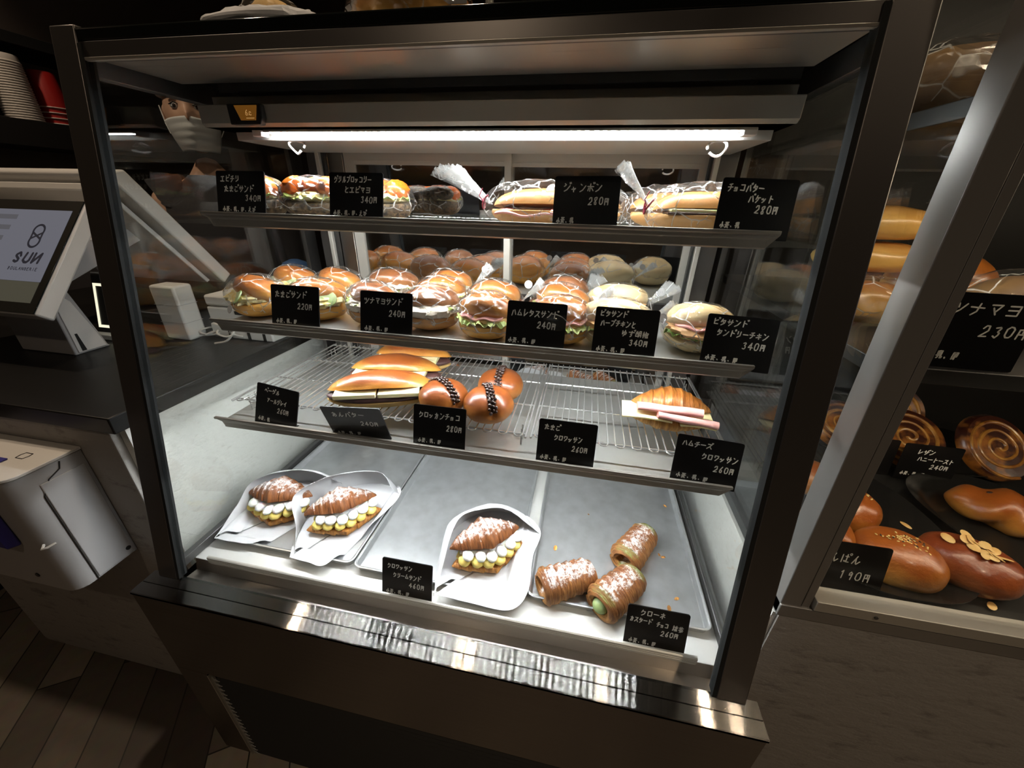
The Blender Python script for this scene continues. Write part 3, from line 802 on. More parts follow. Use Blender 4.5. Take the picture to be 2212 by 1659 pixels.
# sheet pans on the deck
def pan(x0, x1, y0, y1, label, rz=0.0):
    t = thing('sheet_pan', label, 'tray', ((x0 + x1) / 2, (y0 + y1) / 2, -0.0137), rz, 'sheet pans on the deck')
    a, b = (x1 - x0) / 2, (y1 - y0) / 2
    def ring(d, z):
        pts = []
        r = 0.012 - d
        for cx, cy, q0 in ((a - 0.012, b - 0.012, 0), (-a + 0.012, b - 0.012, 1), (-a + 0.012, -b + 0.012, 2), (a - 0.012, -b + 0.012, 3)):
            for k in range(5):
                q = PI / 2 * (q0 + k / 4)
                pts.append((cx + max(r, 0.001) * math.cos(q), cy + max(r, 0.001) * math.sin(q), z))
        return pts
    rings = [ring(0.0035, 0.0), ring(0.0035, 0.0012), ring(0.001, 0.0125), ring(-0.0015, 0.0135), ring(0.0005, 0.0142), ring(0.003, 0.0128), ring(0.0055, 0.0022), ring(0.0065, 0.0014)]
    n = len(rings[0])
    vs = [p for r_ in rings for p in r_]
    fs = [(i * n + k, i * n + (k + 1) % n, (i + 1) * n + (k + 1) % n, (i + 1) * n + k) for i in range(len(rings) - 1) for k in range(n)]
    fs += [list(range(n))[::-1], [(len(rings) - 1) * n + k for k in range(n)]]
    ob('pan', MB().add(vs, fs), 'tray', t, angle=35)
    return t
pan(0.022, 0.294, 0.084, 0.470, 'left aluminium sheet pan under two paper bags of cream croissants', 0.0)
pan(0.300, 0.580, 0.080, 0.470, 'middle aluminium sheet pan under one paper bag and bare metal', 0.0)
pan(0.604, 0.884, 0.088, 0.472, 'right aluminium sheet pan holding three pastry horns', 0.0)
PAN = -0.0121

# ------------------------------------------------------------------ handwriting: strokes on a 10 x 10 grid
G = {
'ア': '188855/464421', 'イ': '896714/5750', 'エ': '1888/5851/0191', 'カ': '17776150/494610', 'キ': '1687/0384/4951', 'ク': '3915/37877320',
'コ': '188881/1181', 'サ': '0696/2924/797430', 'シ': '1938/0627/105297', 'ス': '18885400/5490', 'タ': '3915/37877320/3654', 'チ': '7928/0595/585320',
'ツ': '0806/3845/986320', 'ト': '3930/3685', 'ナ': '0696/595320', 'ネ': '4958/177702/4540/6483', 'ハ': '3710/6891', 'ヒ': '8725/292181',
'フ': '18886320', 'ヘ': '043792', 'ホ': '0696/4940/2411/6491', 'マ': '18885344/3661', 'ム': '491181/6591', 'ヤ': '058764/3950', 'ヨ': '188881/1585/1181',
'リ': '2925/797320', 'ル': '383410/696093', 'レ': '292095', 'ロ': '1888811118', 'ワ': '1815/18888530', 'ン': '1938/105297', 'ー': '0595', 'ケ': '3914/2696/665320',
'ニ': '2777/0191', 'た': '0767/4910/5585/535191', 'ま': '1787/1585/595230113280', 'こ': '2777/24123081', 'と': '3945/8735224080', 'あ': '1777/494120/7641212355848160',
'ん': '59103446516093', 'ゆ': '18133667856243/595330', 'す': '0797/595444345352 30'.replace(' ', ''), 'は': '1910/4787/696241426191', 'え': '3959/266600/34506090', 'ひ': '174721507277 94'.replace(' ', ''),
'円': '1810/188880/1484/5854', '小': '595140/2512/7592', '麦': '1989/2777/0595/5955/4512/367210/3380', '乳': '5918/1716/3736/5746/155533/333120/0353/79709092',
'卵': '38181132/383110/2524/5850/58888373/7675', '胡': '0747/2925/0545410105/696150/699990/6696/6393', '椒': '0636/1910/1603/1633/5956/5777/4575/5550/4342/6463/779770/7590',
'抹': '0636/191100/0243/4797/5595/7970/7540/7590', '茶': '0797/3935/6965/5603/5693/2373/5350/4220/6281', '、': '3241', '・': '4445',
'0': '391712306082876939', '1': '375950', '2': '274979851080', '3': '28697855/5574725021', '4': '691393/6960', '6': '7935223060726434', '8': '59282662603022777959', '9': '775937355577/7760',
'C': '8659280522406082', '.': '4041',
'S': '86695927265473715021', 'U': '291240709299', 'N': '10199099'}
SMALL = {'ッ': 'ツ', 'ョ': 'ヨ', 'ャ': 'ヤ'}

def stroke(mb, pts, w, y):
    for i, (x, z) in enumerate(pts):
        r = w / 2
        mb.add([(x + r * math.cos(q), y, z + r * math.sin(q)) for q in [2 * PI * k / 8 for k in range(8)]], [list(range(8))[::-1]])
        if i:
            a, b = Vector(pts[i - 1]), Vector((x, z))
            d = b - a
            if d.length > 1e-7:
                n_ = Vector((-d.y, d.x)).normalized() * r
                mb.add([(a.x + n_.x, y, a.y + n_.y), (a.x - n_.x, y, a.y - n_.y), (b.x - n_.x, y, b.y - n_.y), (b.x + n_.x, y, b.y + n_.y)], [(0, 1, 2, 3)])

def glyph(mb, ch, x, z, w, h, pen, y, slant=0.12, jit=0.25, rnd=random):
    """x, z: lower left corner of the cell; w, h its size."""
    if ch in SMALL:
        ch = SMALL[ch]; h *= 0.62; w *= 0.7
    marks = ''
    d = unicodedata.normalize('NFD', ch)
    base, marks = (d[0], d[1:]) if len(d) > 1 else (ch, '')
    def T(px, pz):
        px += rnd.uniform(-jit, jit); pz += rnd.uniform(-jit, jit)
        return (x + (px / 10 + (pz / 10 - 0.5) * slant) * w, z + pz / 10 * h)
    for st in G.get(base, '4545').split('/'):
        q = [(int(st[i]), int(st[i + 1])) for i in range(0, len(st) - 1, 2)]
        stroke(mb, [T(*p) for p in q], pen, y)
    if '\u3099' in marks:
        stroke(mb, [T(8.2, 10.6), T(8.9, 9.0)], pen * 0.9, y); stroke(mb, [T(9.9, 11.0), T(10.5, 9.5)], pen * 0.9, y)
    if '\u309a' in marks:
        stroke(mb, [T(9.4 + 1.1 * math.cos(q), 10 + 1.1 * math.sin(q)) for q in [2 * PI * k / 8 for k in range(9)]], pen * 0.8, y)

def line(mb, txt, x0, x1, yt, h, wid, hei, pen=0.0014):
    """Writes txt from x0 to x1 (mm from the card's left edge), its middle yt mm below the top edge."""
    n = len(txt)
    p = (x1 - x0) / n
    rnd = random.Random(txt + str(x0))
    for i, ch in enumerate(txt):
        if ch in '、・.':
            w_, off = p * 0.7, 0
        else:
            w_, off = p * 0.80, p * 0.06
        glyph(mb, ch, (x0 + i * p + off) * 0.001 - wid / 2, hei - (yt + h / 2) * 0.001 + rnd.uniform(-0.0004, 0.0004), w_ * 0.001, h * 0.001, pen, -0.0012, rnd=rnd)

CARD_W, CARD_H = 0.085, 0.070
def card(lines, label, loc, tilt=15.0, rz=0.0, roll=0.0, wid=CARD_W, hei=CARD_H, material='card', group='handwritten black price cards'):
    t = thing('price_card', label, 'price card', loc, math.radians(rz), group)
    r = 0.003
    poly = []
    for cx, cz, q0 in ((wid / 2 - r, hei - r, 0), (-wid / 2 + r, hei - r, 1), (-wid / 2 + 0.001, 0.001, 2), (wid / 2 - 0.001, 0.001, 3)):
        rr = r if q0 < 2 else 0.001
        for k in range(4):
            q = PI / 2 * (q0 + k / 3)
            poly.append((cx + rr * math.cos(q), cz + rr * math.sin(q)))
    rot = (math.radians(-tilt), math.radians(roll), 0)
    ob('panel', MB().prism(poly, -0.0009, 0.0009, axis='y'), material, t, rot=rot, smooth=False)
    ob('foot', MB().box(-wid / 2 + 0.008, wid / 2 - 0.008, 0.0010, 0.016, 0.0001, 0.0010), material, t, smooth=False)
    tx = MB()
    for ln in lines:
        line(tx, *ln, wid, hei)
    ob('lettering', tx, 'chalk', t, rot=rot, smooth=False)
    return t

AL = '小麦、乳、卵'
C1, C2, C3, C0 = 0.2275 + 0.0112, 0.186 + 0.0112, 0.1373 + 0.0112, 0.0495
# top shelf
card([('エビチリ', 8, 43, 11, 9), ('たまごサンド', 14, 67, 25, 9), ('340円', 50, 79, 38, 9), (AL + '、えび', 9, 68, 54.5, 7)], 'black price card for shrimp egg sandwich at left end of top shelf', (0.108, C1, S1Z))
card([('グリルブロッコリー', 8, 68, 9, 8.5), ('とエビマヨ', 24, 67, 23, 8.5), ('340円', 50, 77, 36, 9), (AL + '、えび', 6, 60, 54.5, 7)], 'black price card for grilled broccoli sandwich beside the twisted bag tail', (0.302, C1, S1Z))
card([('ジャンボン', 12, 63, 14, 10), ('280円', 45, 73, 30, 9.5), ('小麦、乳', 5, 29, 54.5, 7)], 'black price card in front of the ham baguette', (0.634, C1, S1Z), roll=-1.0)
card([('チョコバター', 7, 49, 11, 9), ('バケット', 33, 62, 23, 9), ('280円', 42, 69, 35, 9.5), ('小麦、乳', 6, 30, 54.5, 7)], 'black price card at the right end of the top shelf', (0.838, C1, S1Z), roll=1.5, rz=-3)
# middle shelf
card([('たまごサンド', 8, 65, 14, 10), ('220円', 47, 74, 31, 9.5), (AL, 8, 46, 56, 7)], 'black price card for egg sandwiches at left of middle shelf', (0.194, C2, S2Z))
card([('ツナマヨサンド', 7, 70, 14, 9.5), ('240円', 47, 75, 31, 9.5), (AL, 7, 47, 56, 7)], 'black price card for tuna sandwiches on middle shelf', (0.350, C2, S2Z))
card([('ハムレタスサンド', 6, 74, 15.5, 9.5), ('240円', 44, 72, 31, 9.5), (AL, 4, 45, 55, 7)], 'black price card for ham lettuce sandwiches in the centre of middle shelf', (0.580, C2, S2Z), roll=0.5)
card([('ピタサンド', 6, 44, 8.5, 8), ('ハーブチキンと', 8, 56, 21, 8), ('ゆず胡椒', 38, 75, 33, 8.5), ('340円', 49, 75, 45, 8.5), (AL, 6, 46, 57, 7)], 'black price card with five lines before the pale pita sandwiches', (0.704, C2, S2Z), roll=0.5, material='card')
card([('ピタサンド', 7, 50, 9.5, 8.5), ('タンドリーチキン', 14, 77, 23, 8.5), ('340円', 47, 76, 37, 9.5), (AL, 6, 47, 57, 7)], 'black price card for tandoori chicken pita at right end of middle shelf', (0.848, C2, S2Z), roll=1.0, rz=-4)
# lowest shelf
card([('ベーグル', 17, 48, 10, 7.5), ('アールグレイ', 23, 64, 26, 8), ('260円', 45, 69, 40, 8.5), ('小麦、乳', 7, 32, 60, 7)], 'black price card at the empty left end of the wire racks', (0.152, C3, S3Z), tilt=18, roll=3.5, rz=-6)
card([('あんバター', 14, 70, 15, 10), ('240円', 56, 87, 34, 9.5), (AL, 8, 50, 58, 7)], 'greyish price card leaning forward in front of the butter filled rolls', (0.313, C3 + 0.004, S3Z), tilt=-16, rz=3, roll=-3, wid=0.098, material='card_grey')
card([('クロッカンチョコ', 9, 77, 15, 9.5), ('280円', 54, 80, 33, 9.5), (AL, 8, 47, 57, 7)], 'black price card for the chocolate pearl buns', (0.444, C3, S3Z), roll=-0.5)
card([('たまご', 9, 33, 11, 8.5), ('クロワッサン', 24, 66, 26, 8.5), ('260円', 51, 75, 40, 8.5), (AL, 6, 46, 58, 7)], 'black price card standing alone before the empty part of the racks', (0.640, C3, S3Z), roll=0.5)
card([('ハムチーズ', 7, 47, 11, 8), ('クロワッサン', 35, 82, 26, 9), ('260円', 53, 80, 41, 9), (AL, 7, 50, 59, 7)], 'black price card beside the ham and cheese croissant', (0.833, C3, S3Z), roll=1.0, rz=-4)
# deck
card([('クロワッサン', 9, 52, 12, 8.5), ('クリームサンド', 19, 67, 27, 8.5), ('460円', 46, 73, 41, 9), (AL, 7, 48, 58, 7.5)], 'black price card on the deck beside the middle paper bag', (0.412, C0, -0.014))
card([('クローネ', 18, 54, 9, 9.5), ('カスタード', 5, 36, 22, 8), ('チョコ', 42, 59, 24, 8), ('抹茶', 64, 80, 25, 9), ('260円', 49, 74, 37, 8.5), (AL, 7, 46, 57, 7.5)], 'black price card on the deck in front of the pastry horns', (0.795, C0, -0.014))

# ------------------------------------------------------------------ bread and sandwiches
def rounded(c, r, zlo=None, zhi=None, sd=0.0, amp=0.05, fr=2.0, rot=None):
    c = Vector(c)
    def fn(d, th, ph):
        k = 1 + amp * noise.noise(d * fr + Vector((sd, sd * 0.7, 0)))
        z = math.copysign(abs(d.z) ** 0.85, d.z)
        p = Vector((d.x * r[0] * k, d.y * r[1] * k, z * r[2] * k))
        if rot is not None:
            p = rot @ p
        p += c
        if zlo is not None and p.z < zlo:
            p.z = zlo + (p.z - zlo) * 0.06
        if zhi is not None:
            h = zhi(p) if callable(zhi) else zhi
            if p.z > h:
                p.z = h + (p.z - h) * 0.06
        return p
    return fn

def frill(a, b, z, a0, a1, rin, rout, sd, amp=0.004, n=60, dz=0.0, waves=9):
    """A ruffled leaf sticking out of the cut between two bun halves; angles in degrees, -90 is the front."""
    mb = MB()
    def fn(u, v):
        q = math.radians(a0 + (a1 - a0) * u)
        k = rin + (rout - rin) * v + 0.06 * v * noise.noise(Vector((u * 7, sd, 0)))
        w = amp * v * (1.5 * noise.noise(Vector((u * 11, sd * 3.1, v * 1.5))) + 0.9 * noise.noise(Vector((u * 27, sd, v * 2))) + 0.3 * math.sin(u * waves * 2 * PI + sd))
        k += 0.10 * v * noise.noise(Vector((u * 19, sd * 1.3, 5)))
        return (a * k * math.cos(q), b * k * math.sin(q), z + w + dz * v * v)
    mb.grid(fn, n, 5, thick=0.0007)
    return mb

def bag_skin(a, b, h, sd, tail=None, crease=0.006, zc=None, neck=0.010, flare=0.040, length=0.055, cut=None):
    """Crinkled film round a bun, resting on z = 0; tail = (angle in degrees, rise) adds the gathered end."""
    mb = MB()
    zc = h * 0.5 if zc is None else zc
    rnd = random.Random(sd * 31 + 5)
    def fn(d, th, ph):
        n1 = abs(noise.noise(d * 3.1 + Vector((sd, 0, sd))))
        n2 = abs(noise.noise(d * 7.0 + Vector((0, sd, 3))))
        k = 1 + 0.13 * n1 + 0.06 * n2 + rnd.uniform(-0.012, 0.012)
        p = Vector((d.x * a * k, d.y * b * k, zc + d.z * h * 0.52 * (0.97 + 0.10 * n2)))
        p.z = max(p.z, 0.0006 + 0.0006 * n2)
        if cut:
            p = cut(p)
        return p
    mb.blob(fn, 30, 17)
    return mb

def bag_tail(a, b, z, ang, rise, sd, neck=0.010, flare=0.045, length=0.055, n=26):
    mb = MB()
    q = math.radians(ang)
    d = Vector((math.cos(q), math.sin(q), rise)).normalized()
    s = Vector((-math.sin(q), math.cos(q), 0))
    t = d.cross(s)
    p0 = Vector((a * math.cos(q) * 0.93, b * math.sin(q) * 0.93, z))
    def fn(u, v):
        w = neck + (flare - neck) * (v ** 0.8)
        fold = 0.0045 * (0.3 + v) * (1 if int(u * n) % 2 else -1) + 0.003 * noise.noise(Vector((u * 6, v * 2, sd)))
        edge = 0.006 * noise.noise(Vector((u * 9, sd, 0))) * v
        return p0 + d * (length * v + edge) + s * ((u - 0.5) * w) + t * (fold * v + 0.35 * w * (0.25 - (u - 0.5) ** 2))
    mb.grid(fn, n, 7, thick=0.0002)
    return mb

def sticker(parent, loc, rz, tilt=70):
    s = ob('round_sticker', MB().lathe([(0.0070, 0.0), (0.0070, 0.0003)], 24), 'sticker', parent, loc=loc, rot=(math.radians(tilt), 0, math.radians(rz)))
    ink = MB()
    stroke(ink, [(0.0055 * math.cos(q), 0.0055 * math.sin(q)) for q in [2 * PI * k / 24 for k in range(25)]], 0.0006, 0)
    for x in (-0.002, 0.002):
        stroke(ink, [(x, -0.002), (x, 0.002)], 0.0007, 0)
    for v in ink.v:
        v.y, v.z = v.z, 0.0004
    for f in ink.f:
        f.reverse()
    o = ob('ring_print', ink, 'sticker_ink', s, smooth=False)
    return s

def sandwich(kind, label, loc, rz, group, a=0.046, b=0.041, sd=1, tail=None, stick=None, crust_m='bun', h=0.066):
    names = {'egg': 'egg_sandwich', 'tuna': 'tuna_sandwich', 'ham': 'ham_lettuce_sandwich', 'pita': 'pita_sandwich', 'tandoori': 'tandoori_pita_sandwich', 'shrimp': 'shrimp_sandwich', 'broccoli': 'broccoli_sandwich'}
    t = thing(names[kind], label, 'sandwich', loc, math.radians(rz), group)
    open_ = Matrix.Rotation(math.radians(-22 if kind == 'egg' else -17), 3, 'X')
    bot = MB(); top = MB(); fil = MB()
    if kind in ('pita', 'tandoori'):
        bot.blob(rounded((0, 0.004, 0.022), (a, b, 0.022), 0.0012, lambda p: 0.028 + p.y * 0.25, sd, 0.04), 36, 20)
        top.blob(rounded((0, 0.012, 0.044), (a * 1.02, b * 0.95, 0.023), None, None, sd + 3, 0.05, rot=Matrix.Rotation(math.radians(-20), 3, 'X')), 36, 20)
        ob('pita_bottom', bot, 'pita', t); ob('pita_top', top, 'pita', t)
        fil.blob(rounded((0, -0.006, 0.033), (a * 0.9, b * 0.86, 0.011), None, None, sd + 5, 0.25, 5), 30, 14)
        ob('chicken_filling', fil, 'chicken', t)
        ob('leaf', frill(a, b, 0.029, -165, -15, 0.6, 1.02, sd, 0.005), 'lettuce_dark' if kind == 'tandoori' else 'lettuce', t, smooth=True)
        hm = MB().grid(lambda u, v: (a * 0.85 * (u - 0.5) * 2 * 0.8, -b * (0.55 + 0.38 * v) * math.sqrt(max(0.05, 1 - (2 * u - 1) ** 2 * 0.8)), 0.040 + 0.0015 * math.sin(u * 14 + sd)), 24, 4, thick=0.002)
        ob('ham_slice', hm, 'ham', t)
    else:
        bm_ = 'seed_bun' if kind in ('shrimp', 'broccoli') else crust_m
        bot.blob(rounded((0, 0, 0.021), (a, b, 0.022), 0.0012, lambda p: 0.029 + p.y * 0.12, sd, 0.05), 36, 20)
        ob('bottom_bun', bot, bm_, t)
        if kind in ('shrimp', 'broccoli'):
            for k in range(3):
                x = (k - 1) * a * 0.55
                sh = MB().blob(rounded((x, -0.004 + 0.006 * (k % 2), 0.047), (a * 0.40, b * 0.62, 0.016), None, None, sd + k * 3, 0.18, 3.0, rot=Matrix.Rotation(0.3 * (k - 1), 3, 'Y')), 26, 14)
                ob('shrimp', sh, 'shrimp', t)
            ob('lettuce', frill(a, b, 0.034, -170, -10, 0.55, 1.0, sd, 0.004), 'lettuce', t)
            fil.blob(rounded((0, 0.0, 0.034), (a * 0.85, b * 0.85, 0.010), None, None, sd + 5, 0.2, 5), 30, 14)
            ob('egg_filling', fil, 'egg', t)
            if kind == 'shrimp' or True:
                top.blob(rounded((0, b * 0.45, 0.046), (a * 0.93, b * 0.5, 0.016), None, None, sd + 7, 0.06, rot=Matrix.Rotation(math.radians(-30), 3, 'X')), 30, 16)
                ob('top_bun', top, bm_, t)
        else:
            top.blob(rounded((0, 0.006, 0.043), (a * 0.99, b * 0.96, 0.023), None, None, sd + 2, 0.05, rot=open_), 36, 20)
            ob('top_bun', top, crust_m, t)
            fil.blob(rounded((0, -0.006, 0.034), (a * 0.93, b * 0.95, 0.0125), None, None, sd + 5, 0.24, 6), 34, 14)
            if kind == 'egg':
                ob('egg_filling', fil, 'egg', t)
                for k, x in enumerate((-0.5, 0.0, 0.5)):
                    cz = ob('cucumber_slice', MB().lathe([(0.012, 0.0), (0.0135, 0.0006), (0.0135, 0.0024), (0.012, 0.003)], 20), 'cucumber', t, loc=(a * x, -b * 0.70, 0.040), rot=(math.radians(52), math.radians(12 * x), 0))
            elif kind == 'tuna':
                ob('tuna_filling', fil, 'tuna', t)
                ob('lettuce', frill(a, b, 0.037, -160, -30, 0.6, 1.04, sd, 0.004), 'lettuce', t)
            else:
                fil2 = MB().blob(rounded((0, -0.002, 0.033), (a * 0.86, b * 0.86, 0.008), None, None, sd + 5, 0.15, 5), 30, 12)
                ob('cheese_filling', fil2, 'crumb', t)
                ob('lettuce', frill(a, b, 0.032, -178, -20, 0.6, 1.07, sd, 0.006, dz=-0.003), 'lettuce', t)
                hm = MB().grid(lambda u, v: (a * 1.6 * (u - 0.5), -b * (0.4 + 0.55 * v) * math.sqrt(max(0.05, 1 - (2 * u - 1) ** 2 * 0.7)), 0.039 + 0.002 * math.sin(u * 15 + sd) - 0.003 * v), 28, 4, thick=0.0018)
                ob('ham_slice', hm, 'ham', t)
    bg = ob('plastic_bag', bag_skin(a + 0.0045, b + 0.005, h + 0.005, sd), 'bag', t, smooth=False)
    if tail:
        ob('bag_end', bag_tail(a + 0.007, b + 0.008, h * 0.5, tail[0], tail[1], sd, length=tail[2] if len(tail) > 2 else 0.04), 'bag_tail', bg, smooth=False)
    if stick:
        sticker(bg, stick[:3], stick[3], stick[4] if len(stick) > 4 else 68)
    return t

GE, GT, GH, GP = 'egg sandwiches on the middle shelf', 'tuna sandwiches on the middle shelf', 'ham lettuce sandwiches on the middle shelf', 'pita sandwiches on the middle shelf'
z2 = S2Z + 0.0003
sandwich('egg', 'bagged egg sandwich with cucumber poking out, at the left end of middle shelf', (0.076, 0.262, z2), -42, GE, 0.046, 0.042, 1, tail=(165, 0.5, 0.030), stick=(0.030, -0.046, 0.022, 25))
sandwich('egg', 'bagged egg sandwich at the back behind the leftmost egg sandwich', (0.064, 0.372, z2), -8, GE, 0.042, 0.040, 2, tail=(20, 0.5, 0.03))
sandwich('egg', 'bagged egg sandwich directly behind the egg price card', (0.190, 0.266, z2), 24, GE, 0.048, 0.040, 3, tail=(10, 0.2, 0.035))
sandwich('egg', 'bagged egg sandwich in the back row left of the tuna sandwiches', (0.162, 0.374, z2), -34, GE, 0.046, 0.042, 4, tail=(0, 0.3, 0.03))
sandwich('tuna', 'bagged tuna sandwich directly behind the tuna price card', (0.292, 0.270, z2), -30, GT, 0.042, 0.039, 5, crust_m='bun_dark')
sandwich('tuna', 'bagged tuna sandwich with pale filling in back row behind the tuna card', (0.262, 0.405, z2), 6, GT, 0.050, 0.040, 6, crust_m='bun_dark', tail=(12, 0.6, 0.04))
sandwich('tuna', 'bagged dark brown tuna sandwich just right of the tuna price card', (0.398, 0.268, z2), 18, GT, 0.047, 0.041, 7, crust_m='bun_dark')
sandwich('tuna', 'bagged tuna sandwich second in the column right of the tuna card', (0.384, 0.352, z2), 16, GT, 0.046, 0.038, 8)
sandwich('tuna', 'bagged tuna sandwich at the very back beside the upright bag end', (0.372, 0.432, z2), 4, GT, 0.046, 0.034, 9, tail=(20, 1.1, 0.055), stick=(0.072, 0.012, 0.070, 15, 80))
sandwich('ham', 'bagged ham lettuce sandwich with wide lettuce frill left of its price card', (0.497, 0.248, z2), -12, GH, 0.044, 0.041, 10, tail=(175, 0.1, 0.018))
sandwich('ham', 'bagged ham sandwich in second row left of the ham lettuce card', (0.486, 0.352, z2), -4, GH, 0.046, 0.040, 11, tail=(8, 1.0, 0.05), stick=(0.062, -0.004, 0.066, 10, 82))
sandwich('ham', 'bagged ham lettuce sandwich just right of the ham lettuce price card', (0.612, 0.252, z2), 22, GH, 0.046, 0.041, 12, tail=(5, 0.1, 0.018))
sandwich('ham', 'bagged ham lettuce sandwich in second row behind the ham lettuce card', (0.604, 0.352, z2), -22, GH, 0.048, 0.040, 13, tail=(10, 0.9, 0.05), stick=(0.064, 0.004, 0.064, 10, 80))
sandwich('ham', 'bagged ham sandwich in the last row beside the pita sandwiches', (0.607, 0.438, z2), 8, GH, 0.046, 0.032, 14, crust_m='bun_dark', tail=(30, 1.0, 0.04))
sandwich('pita', 'bagged pale pita sandwich directly behind the five line price card', (0.694, 0.258, z2), 6, GP, 0.050, 0.042, 15, tail=(15, 0.5, 0.05), stick=(0.066, -0.006, 0.046, 18, 75))
sandwich('pita', 'bagged pale pita sandwich with ham in the row behind the five line card', (0.704, 0.372, z2), 8, GP, 0.052, 0.042, 16, tail=(12, 0.8, 0.055), stick=(0.070, -0.004, 0.060, 15, 80))
sandwich('tandoori', 'bagged pita sandwich with dark green leaf at right end of middle shelf', (0.812, 0.262, z2), -14, GP, 0.046, 0.042, 17, tail=(165, 0.1, 0.02), crust_m='bun')

# top shelf
z1 = S1Z + 0.0003
GS = 'seeded bun sandwiches on the top shelf'
sandwich('shrimp', 'bagged sandwich with orange shrimp behind the leftmost top price card', (0.098, 0.292, z1), -20, GS, 0.050, 0.036, 21, crust_m='bun', h=0.060)
sandwich('broccoli', 'bagged seeded bun with orange shrimp between the two left top price cards', (0.200, 0.300, z1), 8, GS, 0.052, 0.038, 22, h=0.060, tail=(-20, 0.0, 0.02))
sandwich('broccoli', 'bagged seeded bun sandwich half hidden behind the broccoli price card', (0.284, 0.364, z1), 14, GS, 0.048, 0.036, 23, h=0.060)

def baguette(label, loc, rz, length, kind, ends, sd):
    t = thing('baguette_sandwich', label, 'sandwich', loc, math.radians(rz), 'tied baguette bags on the top shelf')
    L_ = length / 2
    def loaf(sgn, zc, hh, zlo, zhi):
        def fn(d, th, ph):
            x = d.x * L_
            p = max(0.0, 1 - abs(d.x) ** 3.0)
            r = 0.030 * (p ** 0.5) * (1 + 0.05 * noise.noise(Vector((x * 30, d.y * 2, sd))))
            q = Vector((d.y, d.z)); q = q.normalized() if q.length > 1e-6 else Vector((0, 1))
            s = 0.0 if abs(d.x) > 0.9999 else 1.0
            z = zc + q.y * hh * (p ** 0.5) * s
            z = max(z, zlo); z = min(z, zhi)
            return Vector((x, q.x * r * s, z))
        mb = MB(); mb.blob(lambda d, th, ph: fn(Vector((d.z, d.x, d.y)), th, ph), 28, 30)
        return mb
    ob('lower_loaf', loaf(0, 0.020, 0.019, 0.0012, 0.0245), 'baguette', t)
    up_ = loaf(0, 0.026, 0.026, 0.0265, 1.0)
    rot = Matrix.Translation((0, 0.010, 0.002)) @ Matrix.Rotation(math.radians(-10), 4, 'X')
    up_.xf(rot)
    ob('upper_loaf', up_, 'baguette', t)
    if kind == 'ham':
        for k in range(2):
            x0 = -L_ * 0.88 + k * L_ * 0.85
            hm = MB().grid(lambda u, v: (x0 + u * L_ * 0.9, -0.033 + 0.056 * v, 0.0255 + 0.0016 * k + 0.0022 * math.sin(u * 9 + k * 2) - (0.006 * (1 - v) ** 2)), 26, 6, thick=0.0022)
            ob('ham_slice', hm, 'ham', t)
    else:
        ob('chocolate_slab', MB().box(-L_ * 0.8, L_ * 0.8, -0.026, 0.02, 0.0245, 0.0275), 'choc', t, bevel=0.0008)
        ob('butter_slab', MB().box(-L_ * 0.75, L_ * 0.75, -0.024, 0.02, 0.0278, 0.0315), 'butter', t, bevel=0.0008)
    rnd = random.Random(sd)
    def skin(d, th, ph):
        d = Vector((d.z, d.x, d.y))
        x = d.x * (L_ + 0.012)
        p = max(0.0, 1 - abs(d.x) ** 3.5) ** 0.5
        n1 = abs(noise.noise(Vector((x * 38, d.y * 3, d.z * 3 + sd))))
        q = Vector((d.y, d.z)); q = q.normalized() if q.length > 1e-6 else Vector((0, 1))
        k = p * (1 + 0.22 * n1 + rnd.uniform(-0.03, 0.03)) + 0.10
        return Vector((x, q.x * 0.036 * k, max(0.0006, 0.029 + q.y * 0.031 * k)))
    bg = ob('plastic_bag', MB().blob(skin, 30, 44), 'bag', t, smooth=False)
    for ang, rise, ln, fl in ends:
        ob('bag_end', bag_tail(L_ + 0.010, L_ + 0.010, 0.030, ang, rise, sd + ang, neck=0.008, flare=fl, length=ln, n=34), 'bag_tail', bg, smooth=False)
        s = 1 if math.cos(math.radians(ang)) > 0 else -1
        cx = s * (L_ + 0.012)
        tie = MB().tube([(cx + 0.001 * s, 0.007 * math.cos(q), 0.031 + 0.007 * math.sin(q)) for q in [2 * PI * k / 14 for k in range(14)]], 0.0012, 6, closed=True)
        tie.tube([(cx, -0.007, 0.034), (cx + 0.004 * s, -0.013, 0.042), (cx + 0.001, -0.012, 0.052)], 0.0008, 6)
        tie.tube([(cx, -0.007, 0.030), (cx - 0.006 * s, -0.014, 0.040), (cx - 0.010 * s, -0.015, 0.043)], 0.0013, 6)
        ob('twist_tie', tie, 'red_tie', bg)
    return t
baguette('ham baguette in a clear bag with red twist tie behind its price card', (0.588, 0.300, z1), -1, 0.190, 'ham', [(174, 0.60, 0.080, 0.115)], 31)
baguette('chocolate butter baguette in a clear bag at the right end of top shelf', (0.802, 0.292, z1), 0, 0.150, 'choc', [(172, 1.0, 0.068, 0.105)], 33)
baguette('second baguette bag lying at the back of the top shelf behind its neighbour', (0.778, 0.380, z1), 2, 0.150, 'choc', [], 35)

